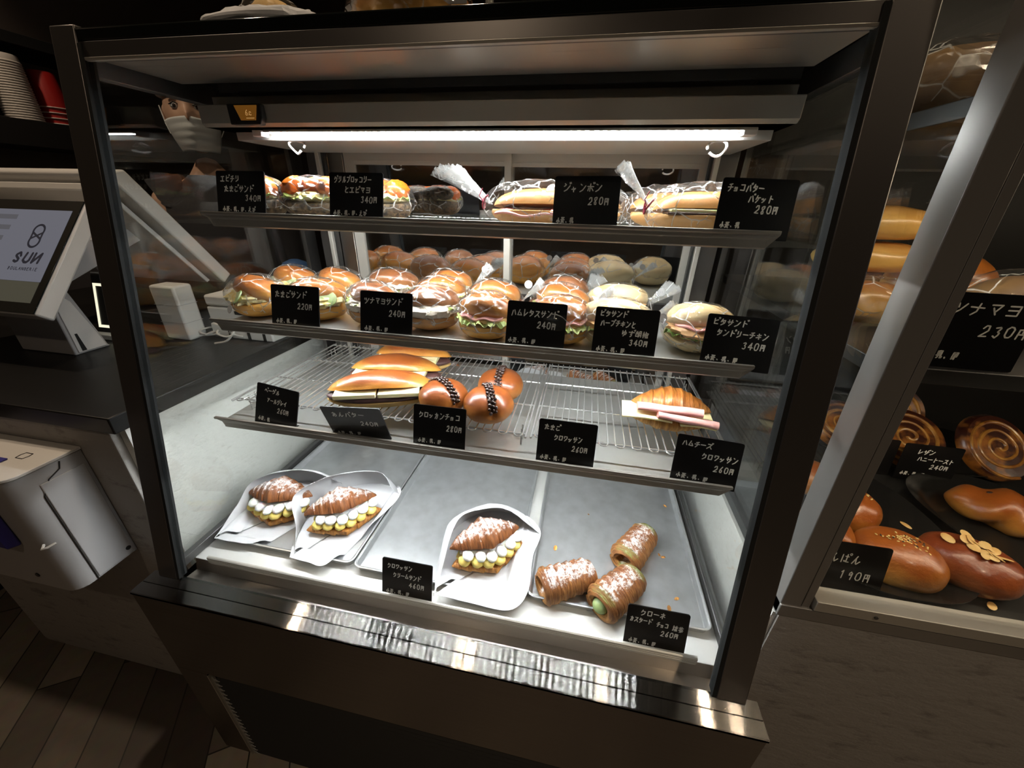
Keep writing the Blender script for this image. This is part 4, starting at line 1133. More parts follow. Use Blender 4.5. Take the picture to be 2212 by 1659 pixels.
# filled long rolls
def koppe(label, loc, rz, length, sd):
    t = thing('butter_bean_roll', label, 'filled roll', loc, math.radians(rz), 'butter filled rolls on the wire rack')
    L_ = length / 2
    def half(zc, r, hh, zlo, zhi, tip=0.0):
        def fn(d, th, ph):
            d = Vector((d.z, d.x, d.y))
            x = d.x * L_
            p = max(0.0, 1 - abs(d.x) ** 2.3) ** 0.62
            q = Vector((d.y, d.z)); q = q.normalized() if q.length > 1e-6 else Vector((0, 1))
            k = p * (1 + 0.05 * noise.noise(Vector((x * 30, q.x * 1.5, q.y * 1.5 + sd))))
            z = zc + q.y * hh * k - tip * (d.x * d.x)
            lo = zlo - tip * d.x * d.x
            if z < lo: z = lo + (z - lo) * 0.08
            if z > zhi: z = zhi + (z - zhi) * 0.08
            return Vector((x, q.x * r * k, z))
        return MB().blob(fn, 30, 40)
    ob('lower_roll', half(0.017, 0.030, 0.017, 0.0005, 0.0165), 'crumb', t)
    up_ = half(0.030, 0.034, 0.025, 0.0335, 1.0, 0.007)
    up_.xf(Matrix.Translation((0, 0.0045, 0.0035)) @ Matrix.Rotation(math.radians(-9), 4, 'X'))
    ob('upper_roll', up_, 'koppe', t)
    an = half(0.0225, 0.0310, 0.013, 0.0150, 0.0285)
    ob('bean_paste', an, 'anko', t)
    for k, (x0, x1) in enumerate(((-0.80, -0.06), (-0.02, 0.72))):
        y0 = -0.0315 if k else -0.030
        bt = MB().hexa([(x0 * L_, y0, 0.0275), (x1 * L_, y0 - 0.001, 0.0275), (x1 * L_, 0.012, 0.0300), (x0 * L_, 0.012, 0.0300)],
                       [(x0 * L_, y0, 0.0345), (x1 * L_, y0 - 0.001, 0.0345), (x1 * L_, 0.012, 0.0375), (x0 * L_, 0.012, 0.0375)])
        ob('butter_slab', bt, 'butter', t, bevel=0.0007)
    return t
RK = 0.2512
koppe('brown roll with butter and bean paste, nearest of three, behind its grey card', (0.323, 0.209, RK), 20, 0.178, 1)
koppe('brown roll with butter and bean paste, middle one of three on the rack', (0.310, 0.285, RK), 9, 0.172, 2)
koppe('brown roll with butter and bean paste, rearmost of three on the rack', (0.311, 0.360, RK), 6, 0.160, 3)

# chocolate pearl buns
def pearl_bun(label, loc, rz, sd):
    t = thing('chocolate_pearl_bun', label, 'bun', loc, math.radians(rz), 'chocolate pearl buns on the wire rack')
    R_ = 0.0405
    def fn(d, th, ph):
        k = 1 + 0.03 * noise.noise(d * 1.8 + Vector((sd, 0, 0)))
        cleft = math.exp(-(d.x / 0.10) ** 2) * (0.10 if d.z > -0.2 else 0.0)
        p = Vector((d.x * R_ * k, d.y * R_ * k, 0.026 + d.z * 0.029 * k)) 
        p = p - d * (R_ * cleft)
        if p.z < 0.0006: p.z = 0.0006
        return p
    ob('bun', MB().blob(fn, 44, 24), 'choc_bun', t)
    gl = MB().grid(lambda u, v: ((v - 0.5) * 0.010, 0.0395 * math.cos(q) * 0.955, 0.026 + 0.0285 * math.sin(q) * 0.97) if (q := math.radians(-12 + 184 * u)) is not None else None, 30, 3, thick=0.001)
    ob('chocolate_filling', gl, 'choc', t)
    pr = MB()
    rnd = random.Random(sd)
    for k in range(46):
        q = math.radians(-4 + 176 * (k + 0.5) / 46)
        x = (-1, 0.15, 1)[k % 3] * rnd.uniform(0.0030, 0.0056)
        rr = rnd.uniform(0.0023, 0.0031)
        pr.ell((x, 0.0405 * math.cos(q), 0.026 + 0.0305 * math.sin(q)), (rr, rr, rr), 10, 7)
    ob('chocolate_pearls', pr, 'pearl', t)
    return t
pearl_bun('round bun with chocolate pearls half hidden behind the chocolate bun card', (0.432, 0.213, RK), 52, 1)
pearl_bun('round bun with chocolate pearls, nearest and right of its price card', (0.511, 0.205, RK), 24, 2)
pearl_bun('round bun with chocolate pearls, rear one right of the long rolls', (0.514, 0.279, RK), 4, 3)

# croissants
def crescent(L_, b, c, sd, ridges=4.5, under=True, bend=0.0):
    def fn(d, th, ph):
        d = Vector((d.z, d.x, d.y))
        s = d.x
        p = max(0.0, 1 - abs(s) ** 1.5) ** 0.75
        st = (s * ridges) % 1.0
        rg = 1 + 0.10 * (st ** 2 - 0.3) + 0.05 * noise.noise(Vector((s * 9, d.y * 2, d.z * 2 + sd)))
        q = Vector((d.y, d.z)); q = q.normalized() if q.length > 1e-6 else Vector((0, 1))
        y = q.x * b * p * rg + bend * s * s
        z = q.y * c * p * rg
        if under and z < 0: z *= 0.12
        return Vector((s * L_, y, z))
    return MB().blob(fn, 34, 60)

t = thing('ham_cheese_croissant', 'croissant filled with rolled ham and cheese on the right wire rack', 'croissant', (0.795, 0.246, RK), math.radians(-3))
lo_ = crescent(0.066, 0.031, 0.022, 3, 4.2, under=False)
for v in lo_.v:
    v.z = max(0.0006, v.z * 0.8 + 0.016)
ob('lower_half', lo_, 'croissant', t)
up_ = crescent(0.062, 0.030, 0.034, 5, 4.2)
up_.xf(Matrix.Translation((0.002, 0.012, 0.028)) @ Matrix.Rotation(math.radians(-24), 4, 'X'))
ob('upper_half', up_, 'croissant', t)
def ham_roll(x0, x1, y, z, dz, r):
    mb = MB()
    pts = [(x0 + (x1 - x0) * k / 10, y + 0.001 * math.sin(k), z + dz * k / 10) for k in range(11)]
    mb.tube(pts, r, 16, flat=0.72)
    return mb
ob('ham_roll', ham_roll(-0.052, 0.042, -0.024, 0.042, 0.001, 0.0085), 'ham', t)
ob('ham_roll', ham_roll(-0.022, 0.064, -0.032, 0.036, -0.006, 0.0075), 'ham', t)
for (x0, x1, dz) in ((-0.073, 0.0, -0.001), (0.012, 0.062, -0.004)):
    ob('cheese_slice', MB().grid(lambda u, v: (x0 + (x1 - x0) * u, -0.038 + 0.05 * v, 0.0300 + dz + 0.002 * math.sin(u * 3.1) + 0.001 * v), 14, 4, thick=0.0022), 'cheese', t)

def kite(L_, b, c, sd, ridges, under=True, peak=0.0):
    """Half of a split croissant: widest in the middle, tapering straight to both tips, stepped by its folds."""
    def fn(d, th, ph):
        d = Vector((d.z, d.x, d.y))
        s = d.x
        p = max(0.0, 1 - abs(s) ** 1.15) ** 0.80
        st = (abs(s) * ridges) % 1.0
        rg = 1 + 0.11 * (0.5 - st) + 0.06 * noise.noise(Vector((s * 8, d.y * 2, d.z * 2 + sd)))
        q = Vector((d.y, d.z)); q = q.normalized() if q.length > 1e-6 else Vector((0, 1))
        y = math.copysign(abs(q.x) ** 0.8, q.x) * b * p * rg
        z = q.y * c * (p ** 0.8) * rg
        if under and z < 0: z *= 0.10
        return Vector((s * L_, y, z))
    return MB().blob(fn, 40, 70)

def cream_croissant(label, loc, rz, sd):
    t = thing('cream_croissant', label, 'croissant', loc, math.radians(rz), 'cream filled croissants in paper bags')
    lo_ = kite(0.069, 0.038, 0.020, sd, 3.6, under=False)
    for v in lo_.v:
        v.z = min(max(0.0008, v.z * 0.8 + 0.010), 0.0175 + v.y * 0.05 + 0.0008 * noise.noise(Vector((v.x * 90, v.y * 90, sd))))
    ob('lower_half', lo_, 'croissant_base', t)
    up_ = kite(0.066, 0.037, 0.034, sd + 4, 4.2)
    up_.xf(Matrix.Translation((-0.002, 0.0125, 0.0375)) @ Matrix.Rotation(math.radians(-19), 4, 'X'))
    ob('upper_half', up_, 'croissant_dust', t)
    yl, wh = MB(), MB()
    rnd = random.Random(sd)
    yl.ell((0, 0.004, 0.024), (0.056, 0.026, 0.011), 24, 12, nz=0.15, seed=sd)
    wh.ell((0, 0.006, 0.034), (0.052, 0.024, 0.008), 24, 12, nz=0.15, seed=sd + 2)
    for k in range(6):
        x = -0.047 + k * 0.0188 + rnd.uniform(-0.001, 0.001)
        yb = -0.038 * max(0.0, 1 - abs(x / 0.069) ** 1.15) ** 0.80
        r_ = rnd.uniform(0.0094, 0.0112)
        yl.ell((x, yb + 0.0085, 0.0235), (r_, 0.012, 0.0082), 18, 12, nz=0.10, seed=k + sd)
        x2 = x + 0.006
        yb2 = -0.038 * max(0.0, 1 - abs(x2 / 0.069) ** 1.15) ** 0.80
        r2 = rnd.uniform(0.0088, 0.0110)
        wh.ell((x2, yb2 + 0.0105, 0.0350), (r2, 0.012, 0.0070), 18, 12, nz=0.10, seed=k + sd + 9)
    ob('yellow_cream', yl, 'custard', t)
    ob('white_cream', wh, 'cream', t)
    return t
cream_croissant('sugared cream croissant in the leftmost paper bag', (0.088, 0.168, PAN + 0.0024), 8, 1)
cream_croissant('sugared cream croissant in the paper bag overlapping the leftmost one', (0.228, 0.172, PAN + 0.0024), 36, 2)
cream_croissant('sugared cream croissant in the paper bag right of the deck price card', (0.524, 0.152, PAN + 0.0024), 34, 3)

def catmull(pts, n):
    pts = [Vector(p) for p in pts]
    P_ = [pts[0] * 2 - pts[1]] + pts + [pts[-1] * 2 - pts[-2]]
    out = []
    for k in range(n + 1):
        x = k / n * (len(pts) - 1)
        i = min(int(x), len(pts) - 2); f = x - i
        a, b_, c, d = P_[i:i + 4]
        out.append(0.5 * ((2 * b_) + (c - a) * f + (2 * a - 5 * b_ + 4 * c - d) * f * f + (3 * b_ - a - 3 * c + d) * f ** 3))
    return out

PANS = [(0.022, 0.294, 0.084, 0.470), (0.300, 0.580, 0.080, 0.470), (0.604, 0.884, 0.088, 0.472)]
def rest(x, y):
    """Height a sheet of paper rests at: on a pan's floor, or over its rim."""
    d = max(min(x - a, b_ - x, y - c, e - y) for a, b_, c, e in PANS)
    return PAN + (0.0022 - PAN) * (1 - smoothstep(0.007, 0.020, d))

def paper_bag(label, base, free, bottom, sd):
    """bottom: outline of the lower sheet; base: where the upper sheet joins it; free: the raised mouth of the upper sheet."""
    t = thing('paper_bag', label, 'paper bag', (0, 0, 0), 0, 'white paper bags on the sheet pans')
    c = sum((Vector(p) for p in bottom), Vector()) / len(bottom)
    t.location = (c.x, c.y, PAN)
    off = Vector((c.x, c.y, PAN))
    n = 40
    A, F = catmull(base, n), catmull(free, n)
    mb = MB()
    def fn(u, v):
        i = u * n
        k = min(int(i), n - 1)
        a = A[k].lerp(A[k + 1], i - k); f = F[k].lerp(F[k + 1], i - k)
        p = a.lerp(f, v)
        lift = max(0.0, math.sin(v * PI)) * 0.012 * min(1, (f - a).length / 0.07) ** 2
        out = (a - f); out.z = 0
        if out.length > 1e-6:
            p += out.normalized() * lift * 0.8
        p.z += lift * 0.6 + 0.0018 * noise.noise(Vector((u * 9, v * 4, sd))) + 0.0009 * noise.noise(Vector((u * 28, v * 9, sd + 4)))
        p.z = max(p.z, rest(p.x, p.y) + 0.0009)
        p -= off
        return p
    ob('upper_sheet', mb.grid(fn, 64, 16, thick=0.0003), 'paper', t, angle=60)
    lo_ = MB()
    B = catmull(list(bottom) + [bottom[0]], 72)
    def fb(u, v):
        p = B[min(71, int(u * 72))].lerp(B[min(72, int(u * 72) + 1)], u * 72 - int(u * 72))
        q = Vector((c.x, c.y, PAN)).lerp(p, v)
        q.z = max(q.z, rest(q.x, q.y))
        q -= off
        e = smoothstep(0.75, 1.0, v)
        q.z += 0.0006 + e * (0.0030 * max(0, noise.noise(Vector((u * 9, 0, sd)))) ) + 0.0003 * noise.noise(Vector((q.x * 60, q.y * 60, sd)))
        q.z = max(q.z, rest(q.x + off.x, q.y + off.y) - off.z + 0.0004)
        return q
    ob('lower_sheet', lo_.grid(fb, 72, 26, thick=0.0002), 'paper', t, angle=60)
    return t
P0 = PAN
paper_bag('leftmost white paper bag with a cream croissant inside',
    [(0.024, 0.078, P0), (0.022, 0.16, P0), (0.026, 0.245, P0), (0.09, 0.268, P0), (0.165, 0.262, P0)],
    [(0.024, 0.080, 0.004), (0.020, 0.135, 0.022), (0.026, 0.175, 0.050), (0.066, 0.204, 0.062), (0.125, 0.226, 0.058), (0.178, 0.236, 0.030)],
    [(0.024, 0.078, P0), (0.060, 0.078, P0), (0.105, 0.086, P0), (0.135, 0.14, P0), (0.170, 0.215, P0), (0.165, 0.262, P0), (0.09, 0.268, P0), (0.026, 0.245, P0), (0.022, 0.16, P0)], 1)
paper_bag('white paper bag lapping over its left neighbour with a cream croissant inside',
    [(0.186, 0.070, P0), (0.150, 0.14, P0), (0.140, 0.225, P0), (0.20, 0.285, P0), (0.268, 0.290, P0), (0.300, 0.262, P0)],
    [(0.192, 0.074, 0.002), (0.172, 0.112, 0.026), (0.136, 0.160, 0.052), (0.182, 0.212, 0.066), (0.262, 0.252, 0.060), (0.292, 0.246, 0.028), (0.300, 0.258, 0.004)],
    [(0.186, 0.070, P0), (0.222, 0.068, P0), (0.256, 0.070, P0), (0.272, 0.13, P0), (0.296, 0.20, P0), (0.302, 0.262, P0), (0.268, 0.290, P0), (0.20, 0.285, P0), (0.142, 0.225, P0), (0.152, 0.14, P0)], 2)
paper_bag('white paper bag on the middle sheet pan with a cream croissant inside',
    [(0.458, 0.056, P0), (0.436, 0.130, P0), (0.440, 0.200, P0), (0.490, 0.262, P0), (0.560, 0.262, P0), (0.608, 0.222, P0)],
    [(0.458, 0.057, P0 + 0.001), (0.456, 0.100, 0.012), (0.462, 0.166, 0.052), (0.502, 0.190, 0.066), (0.545, 0.206, 0.058), (0.578, 0.208, 0.034), (0.606, 0.214, 0.003)],
    [(0.458, 0.056, P0), (0.52, 0.054, P0), (0.582, 0.056, P0), (0.604, 0.094, P0), (0.602, 0.16, P0), (0.608, 0.222, P0), (0.560, 0.262, P0), (0.490, 0.262, P0), (0.440, 0.200, P0), (0.436, 0.130, P0)], 3)

# pastry horns
def horn(label, loc, rz, L_, R_, m_, green, sd):
    t = thing('pastry_horn', label, 'pastry', loc, math.radians(rz), 'pastry horns on the right sheet pan')
    mb = MB()
    nu, nv = 48, 84
    turns = 6.5
    def fn(u, v):
        q = 2 * PI * u
        s = -1 + 2 * v
        ph = (v * turns + u) % 1.0
        r = R_ * (1 - 0.10 * s) * (0.90 + 0.16 * ph ** 0.8) * (1 - 0.16 * max(0, abs(s) - 0.85) / 0.15)
        r *= 1 + 0.035 * noise.noise(Vector((math.cos(q) * 2, math.sin(q) * 2, v * 16 + sd)))
        z = r * math.sin(q) * 0.90
        return Vector((s * L_, r * math.cos(q), max(z, -R_ * 0.80)))
    vs = [fn(i / nu, j / nv) for j in range(nv + 1) for i in range(nu)]
    fs = [(j * nu + i, j * nu + (i + 1) % nu, (j + 1) * nu + (i + 1) % nu, (j + 1) * nu + i) for j in range(nv) for i in range(nu)]
    # ends roll inwards to a hollow
    for e, j in ((-1, 0), (1, nv)):
        prev = list(range(j * nu, j * nu + nu))
        for k, (kr, dx) in enumerate(((0.80, 0.002), (0.58, -0.002), (0.46, -0.014), (0.30, -0.026))):
            base = len(vs)
            for i in range(nu):
                p = vs[j * nu + i]
                vs.append(Vector((e * (L_ + dx), p.y * kr, p.z * kr)))
            cur = list(range(base, base + nu))
            fs += [((prev[i], cur[i], cur[(i + 1) % nu], prev[(i + 1) % nu]) if e < 0 else (prev[(i + 1) % nu], cur[(i + 1) % nu], cur[i], prev[i])) for i in range(nu)]
            prev = cur
        fs.append(prev if e < 0 else prev[::-1])
    for f in fs:
        pass
    mb.add(vs, [list(f)[::-1] for f in fs])
    mb.xf(Matrix.Translation((0, 0, R_ * 0.80)))
    b_ = ob('pastry_roll', mb, m_, t, angle=60)
    if green:
        ob('cream_filling', MB().ell((-L_ + 0.004, 0, R_ * 0.76), (0.012, R_ * 0.46, R_ * 0.42), 16, 10, nz=0.1), 'matcha_cream', t)
    return t
horn('sugar dusted plain pastry horn, leftmost of the three', (0.664, 0.121, PAN + 0.0005), 30, 0.046, 0.0275, 'cornet', False, 1)
horn('pastry horn with green tea cream in its open end, nearest the price card', (0.746, 0.118, PAN + 0.0005), 48, 0.045, 0.0280, 'cornet_green', True, 2)
horn('pastry horn with green tea powder, rearmost of the three', (0.783, 0.216, PAN + 0.0005), 58, 0.046, 0.0268, 'cornet_green', False, 3)
rnd = random.Random(3)
fl = MB()
for x, y in ((0.806, 0.290), (0.830, 0.225), (0.836, 0.221), (0.70, 0.30), (0.885, 0.33), (0.64, 0.20), (0.83, 0.12), (0.845, 0.14), (0.81, 0.10), (0.862, 0.36), (0.79, 0.09)):
    s = rnd.uniform(0.002, 0.006)
    fl.ell((x, y, PAN + 0.0008), (s, s * 0.6, 0.0006), 8, 5, nz=0.4, rot=Matrix.Rotation(rnd.uniform(0, 3), 3, 'Z'))
cr = ob('pastry_crumbs', fl, 'croissant_base')
cr['kind'] = 'stuff'
tag(cr, 'loose golden crumbs scattered on the right sheet pan', 'crumbs')

# ------------------------------------------------------------------ till counter on the left
ct = thing('till_counter', 'black topped counter with trowelled grey plaster front left of the showcase', 'counter', (-0.55, 0.40, FLOOR))
o_ = Matrix.Translation((0.55, -0.40, -FLOOR))
ob('worktop', MB().box(-1.05, -0.030, 0.046, 0.76, 0.240, 0.268).xf(o_), 'counter', ct, bevel=0.002)
ob('side_panel', MB().box(-0.052, -0.038, 0.064, 0.74, -0.55, 0.240).xf(o_), 'plaster', ct, smooth=False)
ob('front_panel', MB().prism([(-0.647, -0.482), (-0.640, -0.489), (-0.0525, -0.489), (-0.0525, 0.240), (-0.647, 0.240)], 0.052, 0.072, axis='y').xf(o_), 'plaster_front', ct, smooth=False, bevel=0.002)
ob('plinth', MB().box(-0.60, -0.0525, 0.10, 0.70, -0.55, -0.489).xf(o_), 'black', ct, smooth=False)
ob('rear_panel', MB().box(-1.05, -0.055, 0.72, 0.735, -0.55, 0.240).xf(o_), 'black', ct, smooth=False)
ob('end_panel', MB().box(-1.05, -1.035, 0.08, 0.72, -0.55, 0.240).xf(o_), 'black', ct, smooth=False)

# pale grey box hung on the counter front
ap = thing('wall_dispenser', 'pale grey plastic box hung on the counter front beside the showcase', 'dispenser', (-0.23, 0.052, 0.08))
def rbox(x0, x1, y0, y1, z0, z1, r, n=5):
    """Box whose front vertical edges and bottom are rounded."""
    poly = []
    for cx, cy, q0 in ((x1 - 0.001, y1 - 0.001, 0), (x0 + 0.001, y1 - 0.001, 1), (x0 + r, y0 + r, 2), (x1 - r, y0 + r, 3)):
        rr = r if q0 > 1 else 0.001
        for k in range(n + 1):
            q = PI / 2 * (q0 + k / n)
            poly.append((cx + rr * math.cos(q), cy + rr * math.sin(q)))
    return MB().prism(poly, z0, z1, axis='z')
ob('shell', rbox(-0.11, 0.10, -0.092, -0.0005, -0.112, 0.115, 0.022), 'grey_plastic', ap, bevel=0.004)
ob('lid', rbox(-0.112, 0.102, -0.094, -0.0005, 0.116, 0.121, 0.022), 'white_plastic', ap, bevel=0.001)
sp = MB().box(0.1002, 0.1022, -0.062, -0.006, -0.108, 0.092)
ob('side_cover', sp, 'grey_plastic', ap, bevel=0.003)
sm = MB()
sm.tube([(0.1012, -0.064, -0.110), (0.1012, -0.064, 0.072), (0.1012, -0.050, 0.094), (0.1012, -0.034, 0.102), (0.1012, -0.030, 0.113)], 0.0009, 6)
ob('seam', sm, 'black', ap)
for y, z in ((-0.012, -0.095),):
    ob('screw', MB().tube([(0.1018, y, z), (0.1032, y, z)], 0.004, 12), 'black', ap)
ob('screw', MB().tube([(0.03, -0.0915, -0.085), (0.03, -0.0935, -0.085)], 0.004, 12), 'black', ap)
ob('latch_window', MB().tube([(0.045, -0.045, 0.1212), (0.058, -0.045, 0.1212), (0.060, -0.038, 0.1212), (0.058, -0.032, 0.1212), (0.045, -0.032, 0.1212), (0.043, -0.038, 0.1212)], 0.0007, 6, closed=True), 'black', ap)
hook = MB()
hook.tube([(0.088, -0.087, -0.005), (0.092, -0.094, -0.009), (0.098, -0.090, -0.008), (0.102, -0.082, -0.006)], 0.002, 6)
ob('clip', hook, 'white_plastic', ap)
fl = MB().hexa([(-0.10, -0.1045, -0.004), (0.040, -0.1045, -0.012), (0.052, -0.0925, -0.010), (-0.10, -0.0925, -0.004)],
               [(-0.10, -0.1045, 0.105), (0.030, -0.1045, 0.108), (0.046, -0.0925, 0.110), (-0.10, -0.0925, 0.105)])
ob('blue_flap', fl, 'blue', ap, bevel=0.003)
ob('blue_tray', MB().box(-0.10, 0.040, -0.090, -0.050, 0.1215, 0.1235), 'blue', ap, bevel=0.001)

# two-sided till: customer screen, staff screen, stand
tl = thing('till_terminal', 'white till with tilted customer screen standing on the black counter', 'till', (-0.48, 0.26, 0.268))
tm = Matrix.Translation((0.48, -0.26, -0.268))
nf = Vector((0, -0.774, 0.633)); up_ = Vector((0, 0.632, 0.775)); P0_ = Vector((-0.30, 0.166, 0.373))
def on_screen(u, w, d=0.0):
    return P0_ + Vector((-u, 0, 0)) + up_ * w + nf * d
def slab(u0, u1, w0, w1, d0, d1):
    return MB().hexa([on_screen(u0, w0, d0), on_screen(u1, w0, d0), on_screen(u1, w1, d0), on_screen(u0, w1, d0)][::-1],
                     [on_screen(u0, w0, d1), on_screen(u1, w0, d1), on_screen(u1, w1, d1), on_screen(u0, w1, d1)][::-1])
cs_ = ob('customer_screen', slab(0, 0.36, 0, 0.234, -0.030, -0.002).xf(tm), 'white_plastic', tl, bevel=0.004)
ob('bezel', slab(0.002, 0.358, 0.002, 0.232, -0.002, 0.0).xf(tm), 'black_gloss', cs_, bevel=0.0005)
ob('display', slab(0.018, 0.342, 0.062, 0.210, 0.0, 0.0004).xf(tm), 'screen', cs_, smooth=False)
ob('display_band', slab(0.019, 0.342, 0.021, 0.0615, 0.0, 0.0004).xf(tm), 'screen_bar', cs_, smooth=False)
lg = MB()
def sline(pts, w):
    q = MB(); stroke(q, pts, w, 0)
    for v in q.v:
        v.xyz = on_screen(v.x, v.z, 0.0008)
    lg.add(q.v, [f[::-1] for f in q.f])
# oval mark of two loops crossing in the middle
ring = lambda cx, cy, rx, ry, a0, a1, n=16: [(cx + rx * math.cos(math.radians(a0 + (a1 - a0) * k / n)), cy + ry * math.sin(math.radians(a0 + (a1 - a0) * k / n))) for k in range(n + 1)]
sline(ring(0.074, 0.165, 0.0125, 0.0125, -20, 200) + ring(0.074, 0.143, 0.0125, 0.0125, 160, 380) + [(0.0858, 0.161)], 0.0044)
sline([(0.0625, 0.161), (0.0855, 0.148)], 0.0040); sline([(0.0855, 0.161), (0.0625, 0.148)], 0.0040)
for i, chs in enumerate('SUN'):
    for st in G[chs].split('/'):
        pts = []
        for k in range(0, len(st) - 1, 2):
            gx, gz = int(st[k]), int(st[k + 1])
            if chs == 'N':
                gx = 10 - gx     # the last letter is written mirrored
            pts.append((0.103 - (i * 0.0225 + gx * 0.0018 + (gz - 5) * 0.0003), 0.099 + gz * 0.0021))
        sline(pts, 0.0052)
LT = {'B': '10185966551565721', 'O': '391712306082876939', 'U': '291240709299', 'L': '191080', 'A': '005990/2464', 'N': '10199099', 'G': '8659280522406082855 5', 'E': '891911080/1565'.replace('11', '1'), 'R': '10195967551545', 'I': '5950'}
LT = {'B': '1019597756156652301 0'.replace(' ', ''), 'O': '391712306082876939', 'U': '291240709299', 'L': '191080', 'A': '005990/2464', 'N': '10199099', 'G': '86592805224060828555', 'E': '89191080/1565', 'R': '101959775515/5590', 'I': '5950'}
for i, chs in enumerate('BOULANGERIE'):
    for st in LT[chs].split('/'):
        pts = [(0.1055 - (i * 0.0064 + int(st[k]) * 0.00048), 0.083 + int(st[k + 1]) * 0.00062) for k in range(0, len(st) - 1, 2)]
        sline(pts, 0.0012)
lg.xf(tm)
ob('shop_logo', lg, 'screen_ink', cs_, smooth=False)
rw = MB()
for k in range(5):
    w = 0.188 - k * 0.023
    q = slab(0.142 + 0.006 * k, 0.30, w, w + 0.010, 0.0004, 0.0007)
    rw.add(q.v, q.f)
ob('text_rows', rw.xf(tm), 'screen_grey', cs_, smooth=False)
sb = MB().prism([(0.403, 0.612), (0.578, 0.376), (0.552, 0.357), (0.368, 0.600), (0.372, 0.606)], -0.68, -0.300)
mon = ob('staff_screen', sb.xf(tm), 'white_plastic', tl, bevel=0.004)
ob('staff_display', MB().hexa(*[[Vector((x, y + oy, z + oz)) for x, y, z in ((-0.66, 0.4145, 0.600), (-0.32, 0.4145, 0.600), (-0.32, 0.5665, 0.395), (-0.66, 0.5665, 0.395))] for oy, oz in ((0.0, 0.0), (0.0012, 0.0009))]).xf(tm), 'black_gloss', mon, smooth=False)
ob('back_cover', MB().prism([(0.369, 0.585), (0.535, 0.366), (0.525, 0.362), (0.366, 0.572)], -0.655, -0.325).xf(tm), 'white_plastic', mon, bevel=0.002)
st_ = MB()
st_.prism([(0.226, 0.268), (0.290, 0.268), (0.286, 0.272), (0.258, 0.400), (0.2255, 0.400)], -0.500, -0.360)
ob('stand', st_.xf(tm), 'grey_plastic', tl, bevel=0.004)
ob('stand_side', MB().prism([(0.232, 0.272), (0.283, 0.272), (0.256, 0.372), (0.250, 0.380), (0.231, 0.380)], -0.360, -0.3575).xf(tm), 'white_plastic', tl, bevel=0.001)
ob('cable_slot', MB().prism([(0.238, 0.274), (0.246, 0.274), (0.242, 0.310), (0.238, 0.310)], -0.3576, -0.3568).xf(tm), 'black', tl, smooth=False)
ob('neck', MB().prism([(0.24, 0.398), (0.262, 0.398), (0.300, 0.470), (0.275, 0.490)], -0.50, -0.36).xf(tm), 'white_plastic', tl, bevel=0.002)
ob('neck_arm', MB().prism([(0.262, 0.398), (0.272, 0.398), (0.445, 0.470), (0.445, 0.500), (0.30, 0.470)], -0.50, -0.38).xf(tm), 'grey_plastic', tl, bevel=0.002)

cd = thing('card_reader', 'black card reader with pale lit border behind the till stand', 'card reader', (-0.402, 0.338, 0.268))
lean = Matrix.Rotation(math.radians(-14), 4, 'X')
ob('body', MB().box(-0.042, 0.042, -0.012, 0.012, 0.004, 0.138).xf(lean), 'dark_device', cd, bevel=0.003)
ob('rim', MB().box(-0.043, 0.043, -0.010, 0.010, 0.1385, 0.1425).xf(lean), 'white_plastic', cd, bevel=0.001)
bd = MB()
for a in ((-0.030, 0.030, 0.112, 0.118), (-0.030, 0.030, 0.020, 0.026), (-0.036, -0.030, 0.020, 0.118), (0.030, 0.036, 0.020, 0.118)):
    bd.box(a[0], a[1], -0.0132, -0.0122, a[2], a[3])
M['pad_light'] = emitter('card_pad_light', (1.0, 0.95, 0.70), 0.8)
ob('lit_border', bd.xf(lean), 'pad_light', cd, smooth=False)
ob('cradle', MB().box(-0.044, 0.044, -0.026, 0.022, 0.0, 0.012), 'white_plastic', cd, bevel=0.002)

wp = thing('charging_block', 'tall white plastic block behind the left post on the black counter', 'charger', (-0.255, 0.375, 0.268))
ob('block', MB().box(-0.032, 0.032, -0.022, 0.022, 0.0, 0.122), 'white_plastic', wp, bevel=0.005)
for z in (0.04, 0.08):
    ob('seam', MB().box(-0.0323, 0.0323, -0.0223, 0.0223, z, z + 0.0008), 'grey_plastic', wp, smooth=False)
cb = MB()
pts = [(-0.222, 0.375, 0.274)] + [(-0.205 + 0.028 * math.cos(q * 1.9) + q * 0.006, 0.395 + 0.020 * math.sin(q * 2.3), 0.276 + 0.010 * abs(math.sin(q * 1.3))) for q in [k * 0.25 for k in range(40)]] + [(-0.13, 0.370, 0.290), (-0.105, 0.360, 0.302), (-0.102, 0.350, 0.295), (-0.118, 0.345, 0.280), (-0.15, 0.345, 0.272)]
cbo = ob('power_cable', MB().tube([tuple(p) for p in catmull(pts, 160)], 0.0022, 6), 'cable')
tag(cbo, 'white cable in a loose coil on the black counter', 'cable')

pr = thing('receipt_printer', 'white receipt printer on the counter seen through the left side glass', 'printer', (-0.125, 0.46, 0.268))
ob('base', MB().box(-0.075, 0.085, -0.070, 0.060, 0.0, 0.034), 'white_plastic', pr, bevel=0.004)
ob('housing', MB().box(-0.075, 0.050, -0.066, 0.060, 0.0345, 0.072), 'white_plastic', pr, bevel=0.004)
ob('paper_lid', MB().box(-0.075, 0.050, -0.066, 0.060, 0.0735, 0.098), 'white_plastic', pr, bevel=0.005)
ob('slot', MB().box(-0.002, 0.022, -0.0672, -0.0655, 0.058, 0.066), 'black', pr, smooth=False)
for x in (-0.03, 0.02, 0.06):
    ob('cable_notch', MB().box(x, x + 0.007, -0.0712, -0.0695, 0.0, 0.020), 'black', pr, smooth=False)

